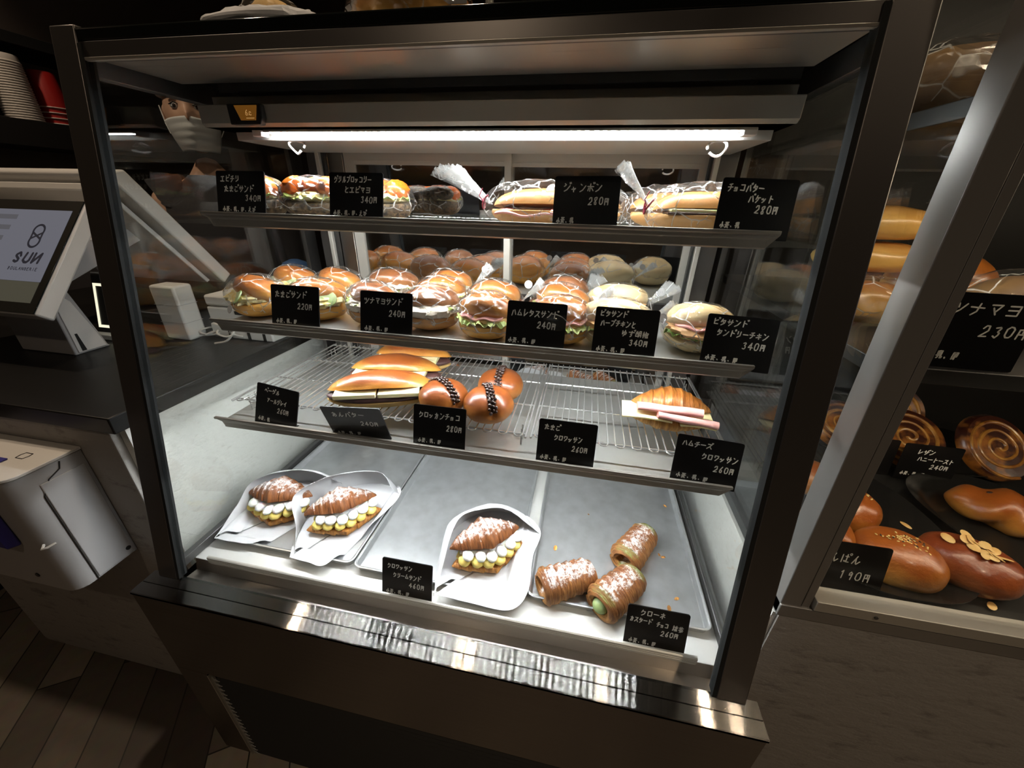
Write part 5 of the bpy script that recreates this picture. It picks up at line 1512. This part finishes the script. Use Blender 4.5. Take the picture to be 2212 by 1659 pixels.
kb = thing('paper_sack', 'crumpled brown paper sack on the counter behind the white block', 'paper sack', (-0.24, 0.56, 0.268))
rnd = random.Random(9)
ob('sack', MB().blob(lambda d, th, ph: Vector((d.x * 0.075 * (1 + 0.25 * abs(noise.noise(d * 3))), d.y * 0.045 * (1 + 0.2 * noise.noise(d * 4)), max(0.0005, 0.045 + d.z * 0.048 * (1 + 0.3 * noise.noise(d * 3.3))))), 26, 14), 'kraft', kb, smooth=False)
bt = thing('blue_tub', 'rounded blue tub on the counter behind the leftmost egg sandwiches', 'tub', (-0.165, 0.66, 0.268))
ob('tub', MB().lathe([(0.038, 0.0), (0.042, 0.01), (0.042, 0.10), (0.040, 0.118), (0.030, 0.134), (0.012, 0.142), (0.001, 0.143)], 28), 'blue2', bt, angle=180)

# cup shelves on the left wall
cu = thing('cup_shelf', 'black wall shelf unit holding paper cups at far left', 'shelf', (-1.20, 0.95, 0.70))
cm = Matrix.Translation((1.20, -0.95, -0.70))
ob('lower_board', MB().box(XL + 0.001, -1.085, 0.45, 1.50, 0.690, 0.762).xf(cm), 'black', cu, bevel=0.001)
ob('upper_board', MB().box(XL + 0.001, -1.085, 0.45, 1.50, 0.955, 0.985).xf(cm), 'black', cu, bevel=0.001)
ob('back_board', MB().box(XL + 0.0005, XL + 0.008, 0.45, 1.50, 0.762, 0.955).xf(cm), 'wall', cu, smooth=False)
def cup_stack(name, label, loc, n, rise, m_, r0=0.027, r1=0.040, h=0.088, rim=None):
    """Cups standing upside down in one another: rims below, the topmost cup's bottom on top."""
    t = thing(name, label, 'cups', loc, 0, 'stacks of paper cups on the shelf')
    for k in range(n):
        z = k * rise
        c = ob('cup', MB().lathe([(r1 - 0.003, 0.0), (r1 - 0.0005, 0.0), (r1, 0.0015), (r1 - 0.0005, 0.003), (r1 - 0.002, 0.004), (r0, h - 0.002), (r0 - 0.001, h), (r0 - 0.004, h - 0.002)], 32), m_, t, loc=(0, 0, z))
        if rim:
            ob('rolled_rim', MB().lathe([(r1 - 0.001, -0.0002), (r1 + 0.0008, 0.0006), (r1 + 0.0008, 0.0020), (r1 - 0.001, 0.0030)], 32), rim, c)
    return t
cup_stack('cup_stack', 'stack of white ribbed paper cups on the black shelf at left edge', (-1.128, 0.800, 0.7625), 23, 0.0066, 'white_cup', 0.0395, 0.0425, 0.020)
cup_stack('cup_stack', 'stack of red paper cups just right of the white cups', (-1.128, 0.888, 0.7625), 4, 0.0150, 'red_cup', 0.032, 0.0410, 0.098, rim='white_cup')
cup_stack('cup_stack', 'stack of red paper cups partly hidden by the steel post', (-1.128, 0.974, 0.7625), 4, 0.0140, 'red_cup', 0.032, 0.0410, 0.098, rim='white_cup')

# ------------------------------------------------------------------ person behind the counter
def person():
    t = thing('person', 'person in white cap and pale face mask standing behind the counter', 'person', (-0.73, 1.02, FLOOR))
    bm = bmesh.new()
    J = {}
    def v(k, x, y, z):
        J[k] = (bm.verts.new((x, y, z)), k)
    H = 0.84 - FLOOR      # eye height over the floor
    v('pelvis', 0, 0.02, 0.74); v('belly', 0, 0.0, 0.90); v('chest', 0, 0.01, 1.06); v('neck', 0, 0.0, 1.19); v('skull', 0, -0.02, 1.26)
    rad = {'pelvis': (0.13, 0.10), 'belly': (0.12, 0.09), 'chest': (0.14, 0.10), 'neck': (0.050, 0.050), 'skull': (0.045, 0.05)}
    E = [('pelvis', 'belly'), ('belly', 'chest'), ('chest', 'neck'), ('neck', 'skull')]
    for s, n in ((-1, 'l'), (1, 'r')):
        v('sh' + n, s * 0.165, 0.01, 1.10); v('el' + n, s * 0.205, 0.01, 0.86); v('wr' + n, s * 0.205, -0.03, 0.63); v('pa' + n, s * 0.205, -0.045, 0.575)
        rad.update({'sh' + n: (0.055, 0.055), 'el' + n: (0.040, 0.040), 'wr' + n: (0.026, 0.024), 'pa' + n: (0.034, 0.016)})
        E += [('chest', 'sh' + n), ('sh' + n, 'el' + n), ('el' + n, 'wr' + n), ('wr' + n, 'pa' + n)]
        for i, (dx, ln, dz) in enumerate(((-0.028, 0.062, 0.0), (-0.010, 0.072, 0.004), (0.008, 0.068, 0.003), (0.025, 0.054, 0.0))):
            a, b_ = 'f%d%s' % (i, n), 'g%d%s' % (i, n)
            v(a, s * 0.205, -0.045 + dx, 0.540 + dz); v(b_, s * 0.200, -0.047 + dx * 1.15, 0.540 - ln * 0.6 + dz)
            rad[a] = (0.0085, 0.0085); rad[b_] = (0.007, 0.007)
            E += [('pa' + n, a), (a, b_)]
        v('t0' + n, s * 0.198, -0.085, 0.585); v('t1' + n, s * 0.192, -0.098, 0.552)
        rad['t0' + n] = (0.011, 0.011); rad['t1' + n] = (0.009, 0.009)
        E += [('wr' + n, 't0' + n), ('t0' + n, 't1' + n)]
        v('hip' + n, s * 0.085, 0.02, 0.70); v('kn' + n, s * 0.09, 0.0, 0.40); v('an' + n, s * 0.09, 0.03, 0.075); v('toe' + n, s * 0.10, -0.10, 0.035)
        rad.update({'hip' + n: (0.085, 0.085), 'kn' + n: (0.055, 0.055), 'an' + n: (0.038, 0.038), 'toe' + n: (0.036, 0.030)})
        E += [('pelvis', 'hip' + n), ('hip' + n, 'kn' + n), ('kn' + n, 'an' + n), ('an' + n, 'toe' + n)]
    for a, b_ in E:
        bm.edges.new((J[a][0], J[b_][0]))
    me = bpy.data.meshes.new('body_bones')
    keys = list(J)
    bm.to_mesh(me); bm.free()
    tmp = bpy.data.objects.new('body_bones', me)
    COL.objects.link(tmp)
    tmp.modifiers.new('skin', 'SKIN').use_smooth_shade = True
    for i, k in enumerate(keys):
        me.skin_vertices[0].data[i].radius = rad[k]
        me.skin_vertices[0].data[i].use_root = (k == 'pelvis')
    tmp.modifiers.new('subsurf', 'SUBSURF').levels = 1
    dg = bpy.context.evaluated_depsgraph_get()
    ev = tmp.evaluated_get(dg)
    em = ev.to_mesh()
    mb = MB()
    mb.add([p.co.copy() for p in em.vertices], [list(p.vertices) for p in em.polygons])
    ev.to_mesh_clear()
    bpy.data.objects.remove(tmp)
    hc = Vector((0, -0.03, 1.375))
    def head(d, th, ph):
        f = max(0.0, -d.y)
        p = Vector((d.x * 0.074, d.y * 0.094, d.z * 0.112))
        if d.z < 0:
            p.x *= 1 - 0.28 * (-d.z) ** 1.5
            p.y *= 1 - 0.10 * (-d.z)
            p.y -= 0.010 * (-d.z)
        nose = math.exp(-(d.x / 0.16) ** 2 - ((d.z + 0.12) / 0.24) ** 2) * f
        p.y -= 0.024 * nose
        for s in (-1, 1):
            p.y += 0.010 * f * math.exp(-((d.x - s * 0.40) / 0.17) ** 2 - ((d.z - 0.12) / 0.11) ** 2)
        p.y -= 0.005 * f * math.exp(-((d.z - 0.30) / 0.09) ** 2)
        return hc + p
    mb.blob(head, 44, 30)
    for s in (-1, 1):
        mb.ell(hc + Vector((s * 0.075, 0.012, -0.005)), (0.010, 0.022, 0.032), 12, 8)
    b_ = ob('body', mb, 'skin', t)
    rm = b_.modifiers.new('remesh', 'REMESH'); rm.mode = 'VOXEL'; rm.voxel_size = 0.0055; rm.use_smooth_shade = True
    sm_ = b_.modifiers.new('smooth', 'SMOOTH'); sm_.iterations = 3; sm_.factor = 0.5
    for s in (-1, 1):
        e = ob('eye', MB().ell((0, 0, 0), (0.0125, 0.010, 0.0075), 16, 10), 'cloth_white', t, loc=hc + Vector((s * 0.030, -0.0775, 0.0135)))
        ob('iris', MB().ell((0, -0.0072, 0), (0.0058, 0.0034, 0.0058), 14, 8), 'eye_dark', e)
        ob('eyebrow', MB().tube([(s * 0.014, -0.0905, 0.034), (s * 0.030, -0.0890, 0.039), (s * 0.047, -0.0770, 0.034)], [0.002, 0.0032, 0.0015], 8).xf(Matrix.Translation(hc)), 'hair', t)
        ob('eyelid', MB().tube([(s * 0.017, -0.0865, 0.018), (s * 0.030, -0.0890, 0.0222), (s * 0.044, -0.0820, 0.016)], [0.0015, 0.0022, 0.0015], 8).xf(Matrix.Translation(hc)), 'hair', t)
    def cap(d, th, ph):
        p = Vector((d.x * 0.084, d.y * 0.104, 0.030 + abs(d.z) * 0.104 if d.z > -0.2 else 0.030))
        return hc + p + Vector((0, 0.006, 0.004))
    ob('cap', MB().blob(lambda d, th, ph: hc + Vector((d.x * 0.085, d.y * 0.105 + 0.006, max(0.046, 0.040 + d.z * 0.092))), 32, 18), 'cloth_white', t)
    ob('hair', MB().blob(lambda d, th, ph: hc + Vector((d.x * 0.080, 0.014 + (d.y * 0.092 if d.y > -0.25 else -0.023), -0.01 + d.z * (0.07 if d.z > 0 else 0.085))), 32, 18), 'hair', t)
    def mask(u, v):
        q = (u - 0.5) * 2.55
        x = math.sin(q) * 0.078
        k = 1 - 0.30 * v ** 1.6
        z = -0.024 - 0.086 * v + 0.010 * (1 - abs(u - 0.5) * 2) * (1 - v)
        y = -math.cos(q) * (0.100 - 0.010 * v) - 0.010 * math.exp(-(q / 0.35) ** 2) * (1 - abs(v - 0.35))
        y -= 0.0012 * math.sin(v * 26) * math.exp(-(q / 0.9) ** 2)
        return hc + Vector((x * k, y + (0.012 * v ** 3), z))
    ob('face_mask', MB().grid(mask, 36, 18, thick=0.0012), 'mask', t, angle=180)
    for s in (-1, 1):
        ob('mask_loop', MB().tube([hc + Vector((s * 0.076, -0.03, -0.028)), hc + Vector((s * 0.084, -0.005, 0.020)), hc + Vector((s * 0.088, 0.018, 0.010)), hc + Vector((s * 0.084, 0.012, -0.025)), hc + Vector((s * 0.070, -0.03, -0.06))], 0.0014, 6), 'mask', t)
    # tunic and trousers
    def loft(rings, n=28):
        mb = MB()
        vs = []
        for cx, cy, cz, rx, ry in rings:
            for k in range(n):
                q = 2 * PI * k / n
                vs.append((cx + rx * math.cos(q), cy + ry * math.sin(q), cz))
        fs = [(i * n + k, i * n + (k + 1) % n, (i + 1) * n + (k + 1) % n, (i + 1) * n + k) for i in range(len(rings) - 1) for k in range(n)]
        fs += [list(range(n))[::-1], [(len(rings) - 1) * n + k for k in range(n)]]
        return mb.add(vs, fs)
    ob('tunic', loft([(0, 0.02, 0.60, 0.185, 0.150), (0, 0.02, 0.74, 0.178, 0.145), (0, 0.0, 0.90, 0.165, 0.132), (0, 0.01, 1.04, 0.180, 0.140), (0, 0.01, 1.12, 0.165, 0.115), (0, 0.005, 1.165, 0.100, 0.085), (0, 0.0, 1.195, 0.068, 0.068)]), 'cloth_dark', t, angle=180)
    for s in (-1, 1):
        sl_ = MB().tube([(s * 0.08, 0.01, 1.125), (s * 0.145, 0.01, 1.11), (s * 0.18, 0.01, 1.05), (s * 0.205, 0.01, 0.87), (s * 0.205, -0.005, 0.80), (s * 0.205, -0.028, 0.665)], [0.075, 0.085, 0.072, 0.056, 0.052, 0.042], 18)
        ob('sleeve', sl_, 'cloth_dark', t, angle=180)
        lg_ = MB().tube([(s * 0.085, 0.02, 0.72), (s * 0.09, 0.0, 0.40), (s * 0.09, 0.03, 0.09)], [0.105, 0.078, 0.062], 18)
        ob('trouser_leg', lg_, 'cloth_dark', t, angle=180)
        ob('shoe', MB().blob(lambda d, th, ph: Vector((s * 0.095 + d.x * 0.048, -0.045 + d.y * 0.125, max(0.001, 0.035 + d.z * 0.045))), 20, 12), 'black', t)
    t.rotation_euler = (0, 0, math.radians(38))
    t.scale = (0.985, 0.985, 0.985)
    return t
person()

# ------------------------------------------------------------------ goods on top of the showcase
ZT = 0.7415
pb = thing('flat_paper_bag', 'crumpled white paper bag on top of the showcase at its left end', 'paper bag', (0.235, 0.215, ZT))
rnd = random.Random(4)
ob('bag_body', MB().blob(lambda d, th, ph: Vector((d.x * 0.085 * (1 + 0.15 * noise.noise(d * 2.2)), d.y * 0.045, max(0.0004, 0.010 + d.z * 0.013 * (1 + 0.8 * noise.noise(d * 2.7)) + 0.010 * max(0, d.x) * max(0, d.z)))), 40, 18), 'paper', pb, smooth=False)
pb2 = thing('folded_paper_bag', 'white paper bag folded over beside the plastic wrapped breads on top', 'paper bag', (0.283, 0.262, ZT))
ob('bag_body', MB().grid(lambda u, v: (-0.055 + 0.11 * u + 0.02 * v, -0.045 + 0.09 * v, 0.001 + 0.040 * math.sin(v * PI) * (0.75 + 0.25 * math.sin(u * 5)) * (1 - 0.35 * u) + 0.002 * noise.noise(Vector((u * 7, v * 7, 2)))), 24, 16, thick=0.0005), 'paper', pb2, angle=70)
br = thing('wrapped_bread', 'pale round bread in clear film on top of the showcase', 'bread', (0.185, 0.300, ZT))
ob('bread', MB().blob(rounded((0, 0, 0.034), (0.036, 0.036, 0.036), 0.001, None, 3, 0.06), 26, 16), 'crumb', br)
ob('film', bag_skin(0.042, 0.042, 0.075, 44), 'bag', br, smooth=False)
br2 = thing('wrapped_loaf', 'large browned loaf in clear film on top of the showcase', 'bread', (0.396, 0.275, ZT))
ob('loaf', MB().blob(rounded((0, 0, 0.033), (0.075, 0.050, 0.040), 0.001, None, 7, 0.14, 3), 40, 22), 'loaf', br2)
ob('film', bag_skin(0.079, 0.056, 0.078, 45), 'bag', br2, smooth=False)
sg = thing('paper_notice', 'small white paper notice standing on top of the showcase', 'notice', (0.432, 0.245, ZT))
ob('sheet', MB().box(-0.045, 0.045, -0.0006, 0.0006, 0.034, 0.100), 'sticker', sg, smooth=False)
ob('stand', MB().box(-0.012, 0.012, -0.010, 0.012, 0.0, 0.004), 'black', sg, bevel=0.0006)
ob('stem', MB().tube([(0, 0.002, 0.004), (0, 0.002, 0.05)], 0.0015, 8), 'chrome', sg)
pl_ = thing('steel_pole', 'slim steel pole standing behind the paper notice on top', 'pole', (0.448, 0.47, ZT))
ob('tube', MB().tube([(0, 0, 0.0), (0, 0, 0.40)], 0.0065, 14), 'alu', pl_)
ob('flange', MB().lathe([(0.02, 0.0), (0.02, 0.003), (0.007, 0.005)], 18), 'alu', pl_)

# ------------------------------------------------------------------ bread cabinet on the right
fy = lambda z: 0.060 + 0.045 * (z - 0.12)
BC = thing('bread_cabinet', 'steel framed glass bread cabinet on a grey plaster base at right', 'display case', (1.55, 0.35, FLOOR))
BO = Matrix.Translation((-1.55, -0.35, -FLOOR))
def bpart(name, mb, m_, **k):
    return ob(name, mb.xf(BO), m_, BC, **k)
X0, X1, YB2 = 0.930, 2.20, 0.66
bpart('plaster_base', MB().box(X0 + 0.004, X1, 0.0585, YB2, FLOOR + 0.001, 0.098), 'plaster_front', smooth=False)
bpart('side_plaster', MB().box(X0 - 0.002, X0 + 0.0035, 0.062, YB2, FLOOR + 0.001, 0.098), 'plaster', smooth=False)
def lean_bar(x0, x1, d0, d1, z0, z1):
    return MB().hexa([(x0, fy(z0) + d0, z0), (x1, fy(z0) + d0, z0), (x1, fy(z0) + d1, z0), (x0, fy(z0) + d1, z0)],
                     [(x0, fy(z1) + d0, z1), (x1, fy(z1) + d0, z1), (x1, fy(z1) + d1, z1), (x0, fy(z1) + d1, z1)])
bpart('corner_post', lean_bar(X0, X0 + 0.0235, 0.0, 0.032, 0.100, 0.98), 'steel_post2', bevel=0.0012)
bpart('glazing_bead', lean_bar(X0 + 0.0245, X0 + 0.034, 0.001, 0.024, 0.100, 0.98), 'steel_post2', bevel=0.0008)
bpart('bottom_frame', MB().box(X0, X1, 0.0575, 0.085, 0.0985, 0.1185), 'steel_post2', bevel=0.001)
bpart('bottom_bead', MB().box(X0 + 0.036, X1, 0.0565, 0.082, 0.119, 0.1355), 'alu', bevel=0.001)
bpart('screw', MB().tube([(1.032, 0.0567, 0.127), (1.032, 0.0552, 0.127)], 0.0022, 10), 'alu_dark')
fg = MB().hexa([(X0 + 0.034, fy(0.135) + 0.010, 0.135), (X1, fy(0.135) + 0.010, 0.135), (X1, fy(0.135) + 0.015, 0.135), (X0 + 0.034, fy(0.135) + 0.015, 0.135)],
               [(X0 + 0.034, fy(0.97) + 0.010, 0.97), (X1, fy(0.97) + 0.010, 0.97), (X1, fy(0.97) + 0.015, 0.97), (X0 + 0.034, fy(0.97) + 0.015, 0.97)])
bpart('front_glass', fg, 'glass_front', smooth=False)
bpart('side_glass', MB().prism([(fy(0.12) + 0.034, 0.12), (YB2, 0.12), (YB2, 0.97), (fy(0.97) + 0.034, 0.97)], X0 + 0.008, X0 + 0.012), 'glass', smooth=False)
bpart('deck', MB().box(X0 + 0.002, X1, 0.0855, YB2, 0.1005, 0.1165), 'black', bevel=0.001)
bpart('back_panel', MB().box(X0 + 0.002, X1, YB2 - 0.010, YB2, 0.1165, 0.97), 'counter', smooth=False)
bpart('top_panel', MB().box(X0, X1, fy(0.97), YB2, 0.9705, 1.0), 'black', bevel=0.001)
for z, y in ((0.418, 0.098), (0.645, 0.12)):
    bpart('shelf_board', MB().box(X0 + 0.016, X1, y, YB2 - 0.011, z, z + 0.016), 'black', bevel=0.001)
    bpart('shelf_lamp', MB().box(X0 + 0.06, X1 - 0.02, y + 0.02, y + 0.032, z - 0.005, z - 0.0005), 'led_warm', smooth=False)
bpart('top_lamp', MB().box(X0 + 0.06, X1 - 0.02, 0.15, 0.165, 0.962, 0.970), 'led_warm', smooth=False)
ZD = 0.1168

def oval_tray(label, loc, rx, ry, rz):
    t = thing('oval_tray', label, 'tray', loc, math.radians(rz), 'black oval trays in the bread cabinet')
    mb = MB()
    n = 56
    vs = []
    prof = [(0.70, 0.0), (0.74, 0.0), (0.80, 0.0025), (0.97, 0.013), (1.0, 0.0155), (1.0, 0.017), (0.97, 0.0155), (0.81, 0.0055), (0.74, 0.0028)]
    for r_, z in prof:
        for k in range(n):
            q = 2 * PI * k / n
            e = 2.5
            vs.append((rx * r_ * math.copysign(abs(math.cos(q)) ** (2 / e), math.cos(q)), ry * r_ * math.copysign(abs(math.sin(q)) ** (2 / e), math.sin(q)), z))
    fs = [(i * n + k, i * n + (k + 1) % n, (i + 1) * n + (k + 1) % n, (i + 1) * n + k) for i in range(len(prof) - 1) for k in range(n)]
    fs += [list(range(n))[::-1], [(len(prof) - 1) * n + k for k in range(n)]]
    ob('dish', mb.add(vs, fs), 'black_tray', t, angle=60)
    return t
oval_tray('black oval tray of shiny buns at the front of the bread cabinet', (1.098, 0.238, ZD), 0.120, 0.150, 0)
oval_tray('black oval tray under the twisted pastry at right edge of cabinet', (1.345, 0.270, ZD), 0.110, 0.125, 12)
oval_tray('black oval tray of swirled toasts behind the two raisin cards', (1.330, 0.500, ZD), 0.190, 0.105, 0)

def egg_bun(label, loc, rz, a, b, h, m_, topping, sd):
    t = thing('glazed_bun', label, 'bun', loc, math.radians(rz), 'egg glazed buns in the bread cabinet')
    ob('bun', MB().blob(rounded((0, 0, h * 0.42), (a, b, h * 0.58), 0.0008, None, sd, 0.05), 40, 24), m_, t)
    rnd = random.Random(sd)
    if topping == 'sesame':
        s1, s2 = MB(), MB()
        for k in range(70):
            x, y = rnd.gauss(0, a * 0.22), rnd.gauss(0, b * 0.12)
            zz_ = h * 0.42 + h * 0.58 * max(0.1, (1 - (x / a) ** 2 - (y / b) ** 2)) ** 0.43
            (s1 if k % 4 else s2).ell((x, y, zz_ + 0.0004), (0.0019, 0.0011, 0.0008), 6, 5, rot=Matrix.Rotation(rnd.uniform(0, 3), 3, 'Z'))
        ob('sesame_seeds', s1, 'sesame', t); ob('black_sesame_seeds', s2, 'sesame_black', t)
    elif topping == 'almond':
        s1 = MB()
        for k in range(16):
            x, y = rnd.gauss(0, a * 0.16), rnd.gauss(0, b * 0.22)
            zz_ = h * 0.42 + h * 0.58 * max(0.1, (1 - (x / a) ** 2 - (y / b) ** 2)) ** 0.43
            rt = Matrix.Rotation(rnd.uniform(0, 3), 3, 'Z') @ Matrix.Rotation(rnd.uniform(-0.5, 0.5), 3, 'X')
            s1.ell((x, y, zz_ + 0.002 + 0.0006 * k % 0.004), (0.0095, 0.0058, 0.0008), 12, 6, rot=rt)
        ob('almond_slices', s1, 'almond', t)
    return t
ZB = ZD + 0.003
egg_bun('glossy bun topped with sesame, right of the 190 yen card', (1.103, 0.146, ZB), -20, 0.050, 0.044, 0.056, 'shiny_bun', 'sesame', 1)
egg_bun('dark red bun topped with sliced almonds at the tray front', (1.194, 0.156, ZB), -28, 0.052, 0.043, 0.054, 'shiny_bun_red', 'almond', 2)
egg_bun('glossy sesame bun second row beside the cabinet post', (1.085, 0.234, ZB), 10, 0.044, 0.042, 0.060, 'shiny_bun', 'sesame', 3)
egg_bun('plain glossy bun tucked behind the 190 yen card', (1.022, 0.172, ZB), 0, 0.040, 0.038, 0.052, 'shiny_bun', None, 4)
egg_bun('plain glossy bun at the rear of the front oval tray', (1.068, 0.318, ZB), 0, 0.040, 0.036, 0.050, 'shiny_bun', None, 5)
rnd = random.Random(12)
for k, (x, y) in enumerate(((1.132, 0.232), (1.186, 0.245), (1.202, 0.240), (1.164, 0.318), (1.128, 0.336), (1.112, 0.306), (1.196, 0.110))):
    q = ob('almond_flake', MB().ell((0, 0, 0), (0.0085, 0.0045, 0.0007), 12, 6, nz=0.2, rot=Matrix.Rotation(rnd.uniform(0, 3), 3, 'Z')), 'almond', loc=(x, y, ZD + 0.0042))
    tag(q, ['almond flake just behind the sesame bun', 'almond flake behind the almond bun, left of a pair', 'almond flake behind the almond bun, right of a pair', 'round almond flake alone in the rear of the front tray', 'long almond flake nearest the rear rim of the front tray', 'tiny almond flake by the second row bun', 'almond flake in front of the almond bun'][k], 'almond flake', 'almond flakes loose on the front oval tray')

tw = thing('twisted_pastry', 'glazed twisted pastry on the tray at the right edge', 'pastry', (1.345, 0.285, ZB), math.radians(-20), None)
mb = MB()
def twf(d, th, ph):
    d2 = Vector((d.z, d.x, d.y))
    p = max(0, 1 - abs(d2.x) ** 2.2) ** 0.6
    q = math.atan2(d2.z, d2.y)
    k = p * (1 + 0.12 * math.sin(2 * q + d2.x * 9))
    return Vector((d2.x * 0.075, math.cos(q) * 0.040 * k if abs(d2.x) < 0.999 else 0, max(0.0006, 0.024 + math.sin(q) * 0.030 * k)))
mb.blob(twf, 40, 50)
ob('dough', mb, 'shiny_bun', tw)
ob('raisins', MB().ell((0.01, -0.012, 0.052), (0.006, 0.005, 0.004)).ell((-0.03, 0.0, 0.048), (0.005, 0.004, 0.003)), 'choc', tw)

def swirl_toast(label, loc, rz, r, lying):
    t = thing('swirl_toast', label, 'toast', loc, math.radians(rz), 'swirled honey toasts in the bread cabinet')
    wob = lambda k, o: 1 + 0.13 * noise.noise(Vector((k * 0.09, o, r * 40)))
    pts = [(r * (0.06 + 0.92 * k / 90) * wob(k, 0) * math.cos(k / 90 * 6.4 * PI + r * 60), r * (0.06 + 0.92 * k / 90) * wob(k, 7) * 0.92 * math.sin(k / 90 * 6.4 * PI + r * 60)) for k in range(91)]
    dough = MB()
    dough.lathe([(r * 0.92, 0.0), (r * 1.02, 0.006), (r * 1.02, 0.016), (r * 0.94, 0.022), (r * 0.5, 0.0235), (0.002, 0.0225)], 36)
    sw = MB().tube([(x, y, 0.0225) for x, y in pts], [0.0030 + 0.0016 * noise.noise(Vector((k * 0.13, r * 30, 2))) for k in range(91)], 8)
    rot = (math.radians(-lying), 0, 0)
    zz_ = r * 0.98 * math.sin(math.radians(lying))
    ob('slice', dough, 'toast', t, loc=(0, 0, zz_), rot=(math.radians(lying), 0, 0))
    ob('caramel_swirl', sw, 'toast_swirl', t, loc=(0, 0, zz_), rot=(math.radians(lying), 0, 0))
    return t
swirl_toast('swirled honey toast standing nearest the right edge', (1.432, 0.452, ZD + 0.0035), 10, 0.062, 48)
swirl_toast('swirled honey toast right behind the raisin toast card', (1.300, 0.462, ZD + 0.0035), -6, 0.060, 40)
swirl_toast('swirled honey toast at left behind the 230 yen card', (1.205, 0.500, ZD + 0.0035), 4, 0.056, 35)
swirl_toast('swirled honey toast in the back of the rear oval tray', (1.330, 0.560, ZD + 0.0035), 0, 0.058, 62)

GC = 'handwritten black price cards'
card([('ツナマヨ', 22, 78, 14, 12), ('230円', 52, 90, 34, 11), (AL, 8, 46, 60, 8)], 'large black price card at the upper right edge in the bread cabinet', (1.010, 0.108, 0.4345), tilt=4, rz=-2, wid=0.092, hei=0.072)
card([('フレンチ', 6, 40, 18, 10), ('230円', 34, 70, 36, 10)], 'black 230 yen card half hidden by the cabinet post', (1.203, 0.390, ZD + 0.0), tilt=6, wid=0.088, hei=0.074)
card([('レザン', 22, 50, 14, 9), ('ハニートースト', 26, 84, 28, 9), ('240円', 50, 80, 42, 9), (AL, 8, 48, 60, 7)], 'black card for raisin honey toast next to the 230 yen card', (1.298, 0.384, ZD + 0.0), tilt=6, wid=0.092, hei=0.074)
card([('あんぱん', 6, 56, 22, 13), ('190円', 34, 72, 46, 13)], 'black 190 yen card at the front left corner of the cabinet', (1.020, 0.100, ZD + 0.0), tilt=12, rz=0, wid=0.086, hei=0.070)

def plain_loaf(label, loc, rz, a, b, h, m_, sd, film_=False):
    t = thing('bread_loaf', label, 'bread', loc, math.radians(rz), 'loaves on the cabinet shelves')
    ob('loaf', MB().blob(rounded((0, 0, h * 0.45), (a, b, h * 0.55), 0.0008, None, sd, 0.07), 34, 20), m_, t)
    if film_:
        ob('film', bag_skin(a + 0.006, b + 0.006, h + 0.006, sd), 'bag', t, smooth=False)
    return t
zs1, zs2 = 0.4343, 0.6613
plain_loaf('wrapped brown roll lying low on the cabinet shelf beside its left glass', (1.024, 0.290, zs1), 12, 0.060, 0.040, 0.052, 'loaf', 51, True)
plain_loaf('golden loaf lying across a wrapped roll beside the left glass', (1.030, 0.330, zs1 + 0.060), 8, 0.072, 0.036, 0.040, 'loaf', 52)
plain_loaf('uppermost golden loaf of the pile beside the left cabinet glass', (1.030, 0.330, zs1 + 0.1025), 4, 0.070, 0.036, 0.042, 'loaf', 53)
plain_loaf('dark loaf in shiny film behind the large upper price card', (1.146, 0.232, zs1), -6, 0.054, 0.046, 0.075, 'bread_dark', 54, True)
plain_loaf('small golden loaf behind the film wrapped dark loaf', (1.165, 0.380, zs1), 5, 0.070, 0.045, 0.085, 'loaf', 55)
plain_loaf('film wrapped brown loaf on the upper cabinet shelf', (1.034, 0.300, zs2), 10, 0.070, 0.050, 0.075, 'bread_dark', 56, True)

# bread rack far behind the showcase
rk_ = thing('bread_shelf', 'dark shelf with wrapped loaves behind the sliding doors', 'shelf', (0.45, 1.30, FLOOR))
ob('board', MB().box(-0.75, 0.85, -0.16, 0.16, 1.150, 1.170), 'black', rk_, bevel=0.001)
for x in (-0.70, 0.0, 0.78):
    ob('upright', MB().box(x, x + 0.03, 0.10, 0.13, 0.0, 1.15), 'alu_dark', rk_, smooth=False)
for k, (x, m_) in enumerate(((-0.42, 'bread_dark'), (-0.10, 'loaf'), (0.30, 'bread_dark'), (0.62, 'bread_dark'), (0.95, 'loaf'))):
    t = plain_loaf(['wrapped dark loaf at the left of the rear shelf', 'wrapped brown loaf second on the rear shelf', 'wrapped dark loaf third on the rear shelf', 'wrapped dark loaf fourth on the rear shelf', 'wrapped brown loaf at the right of the rear shelf'][k], (x + 0.05, 1.30, 0.6203), 5 * k, 0.11, 0.07, 0.10, m_, 60 + k, True)
    t['group'] = 'wrapped loaves on the rear shelf'
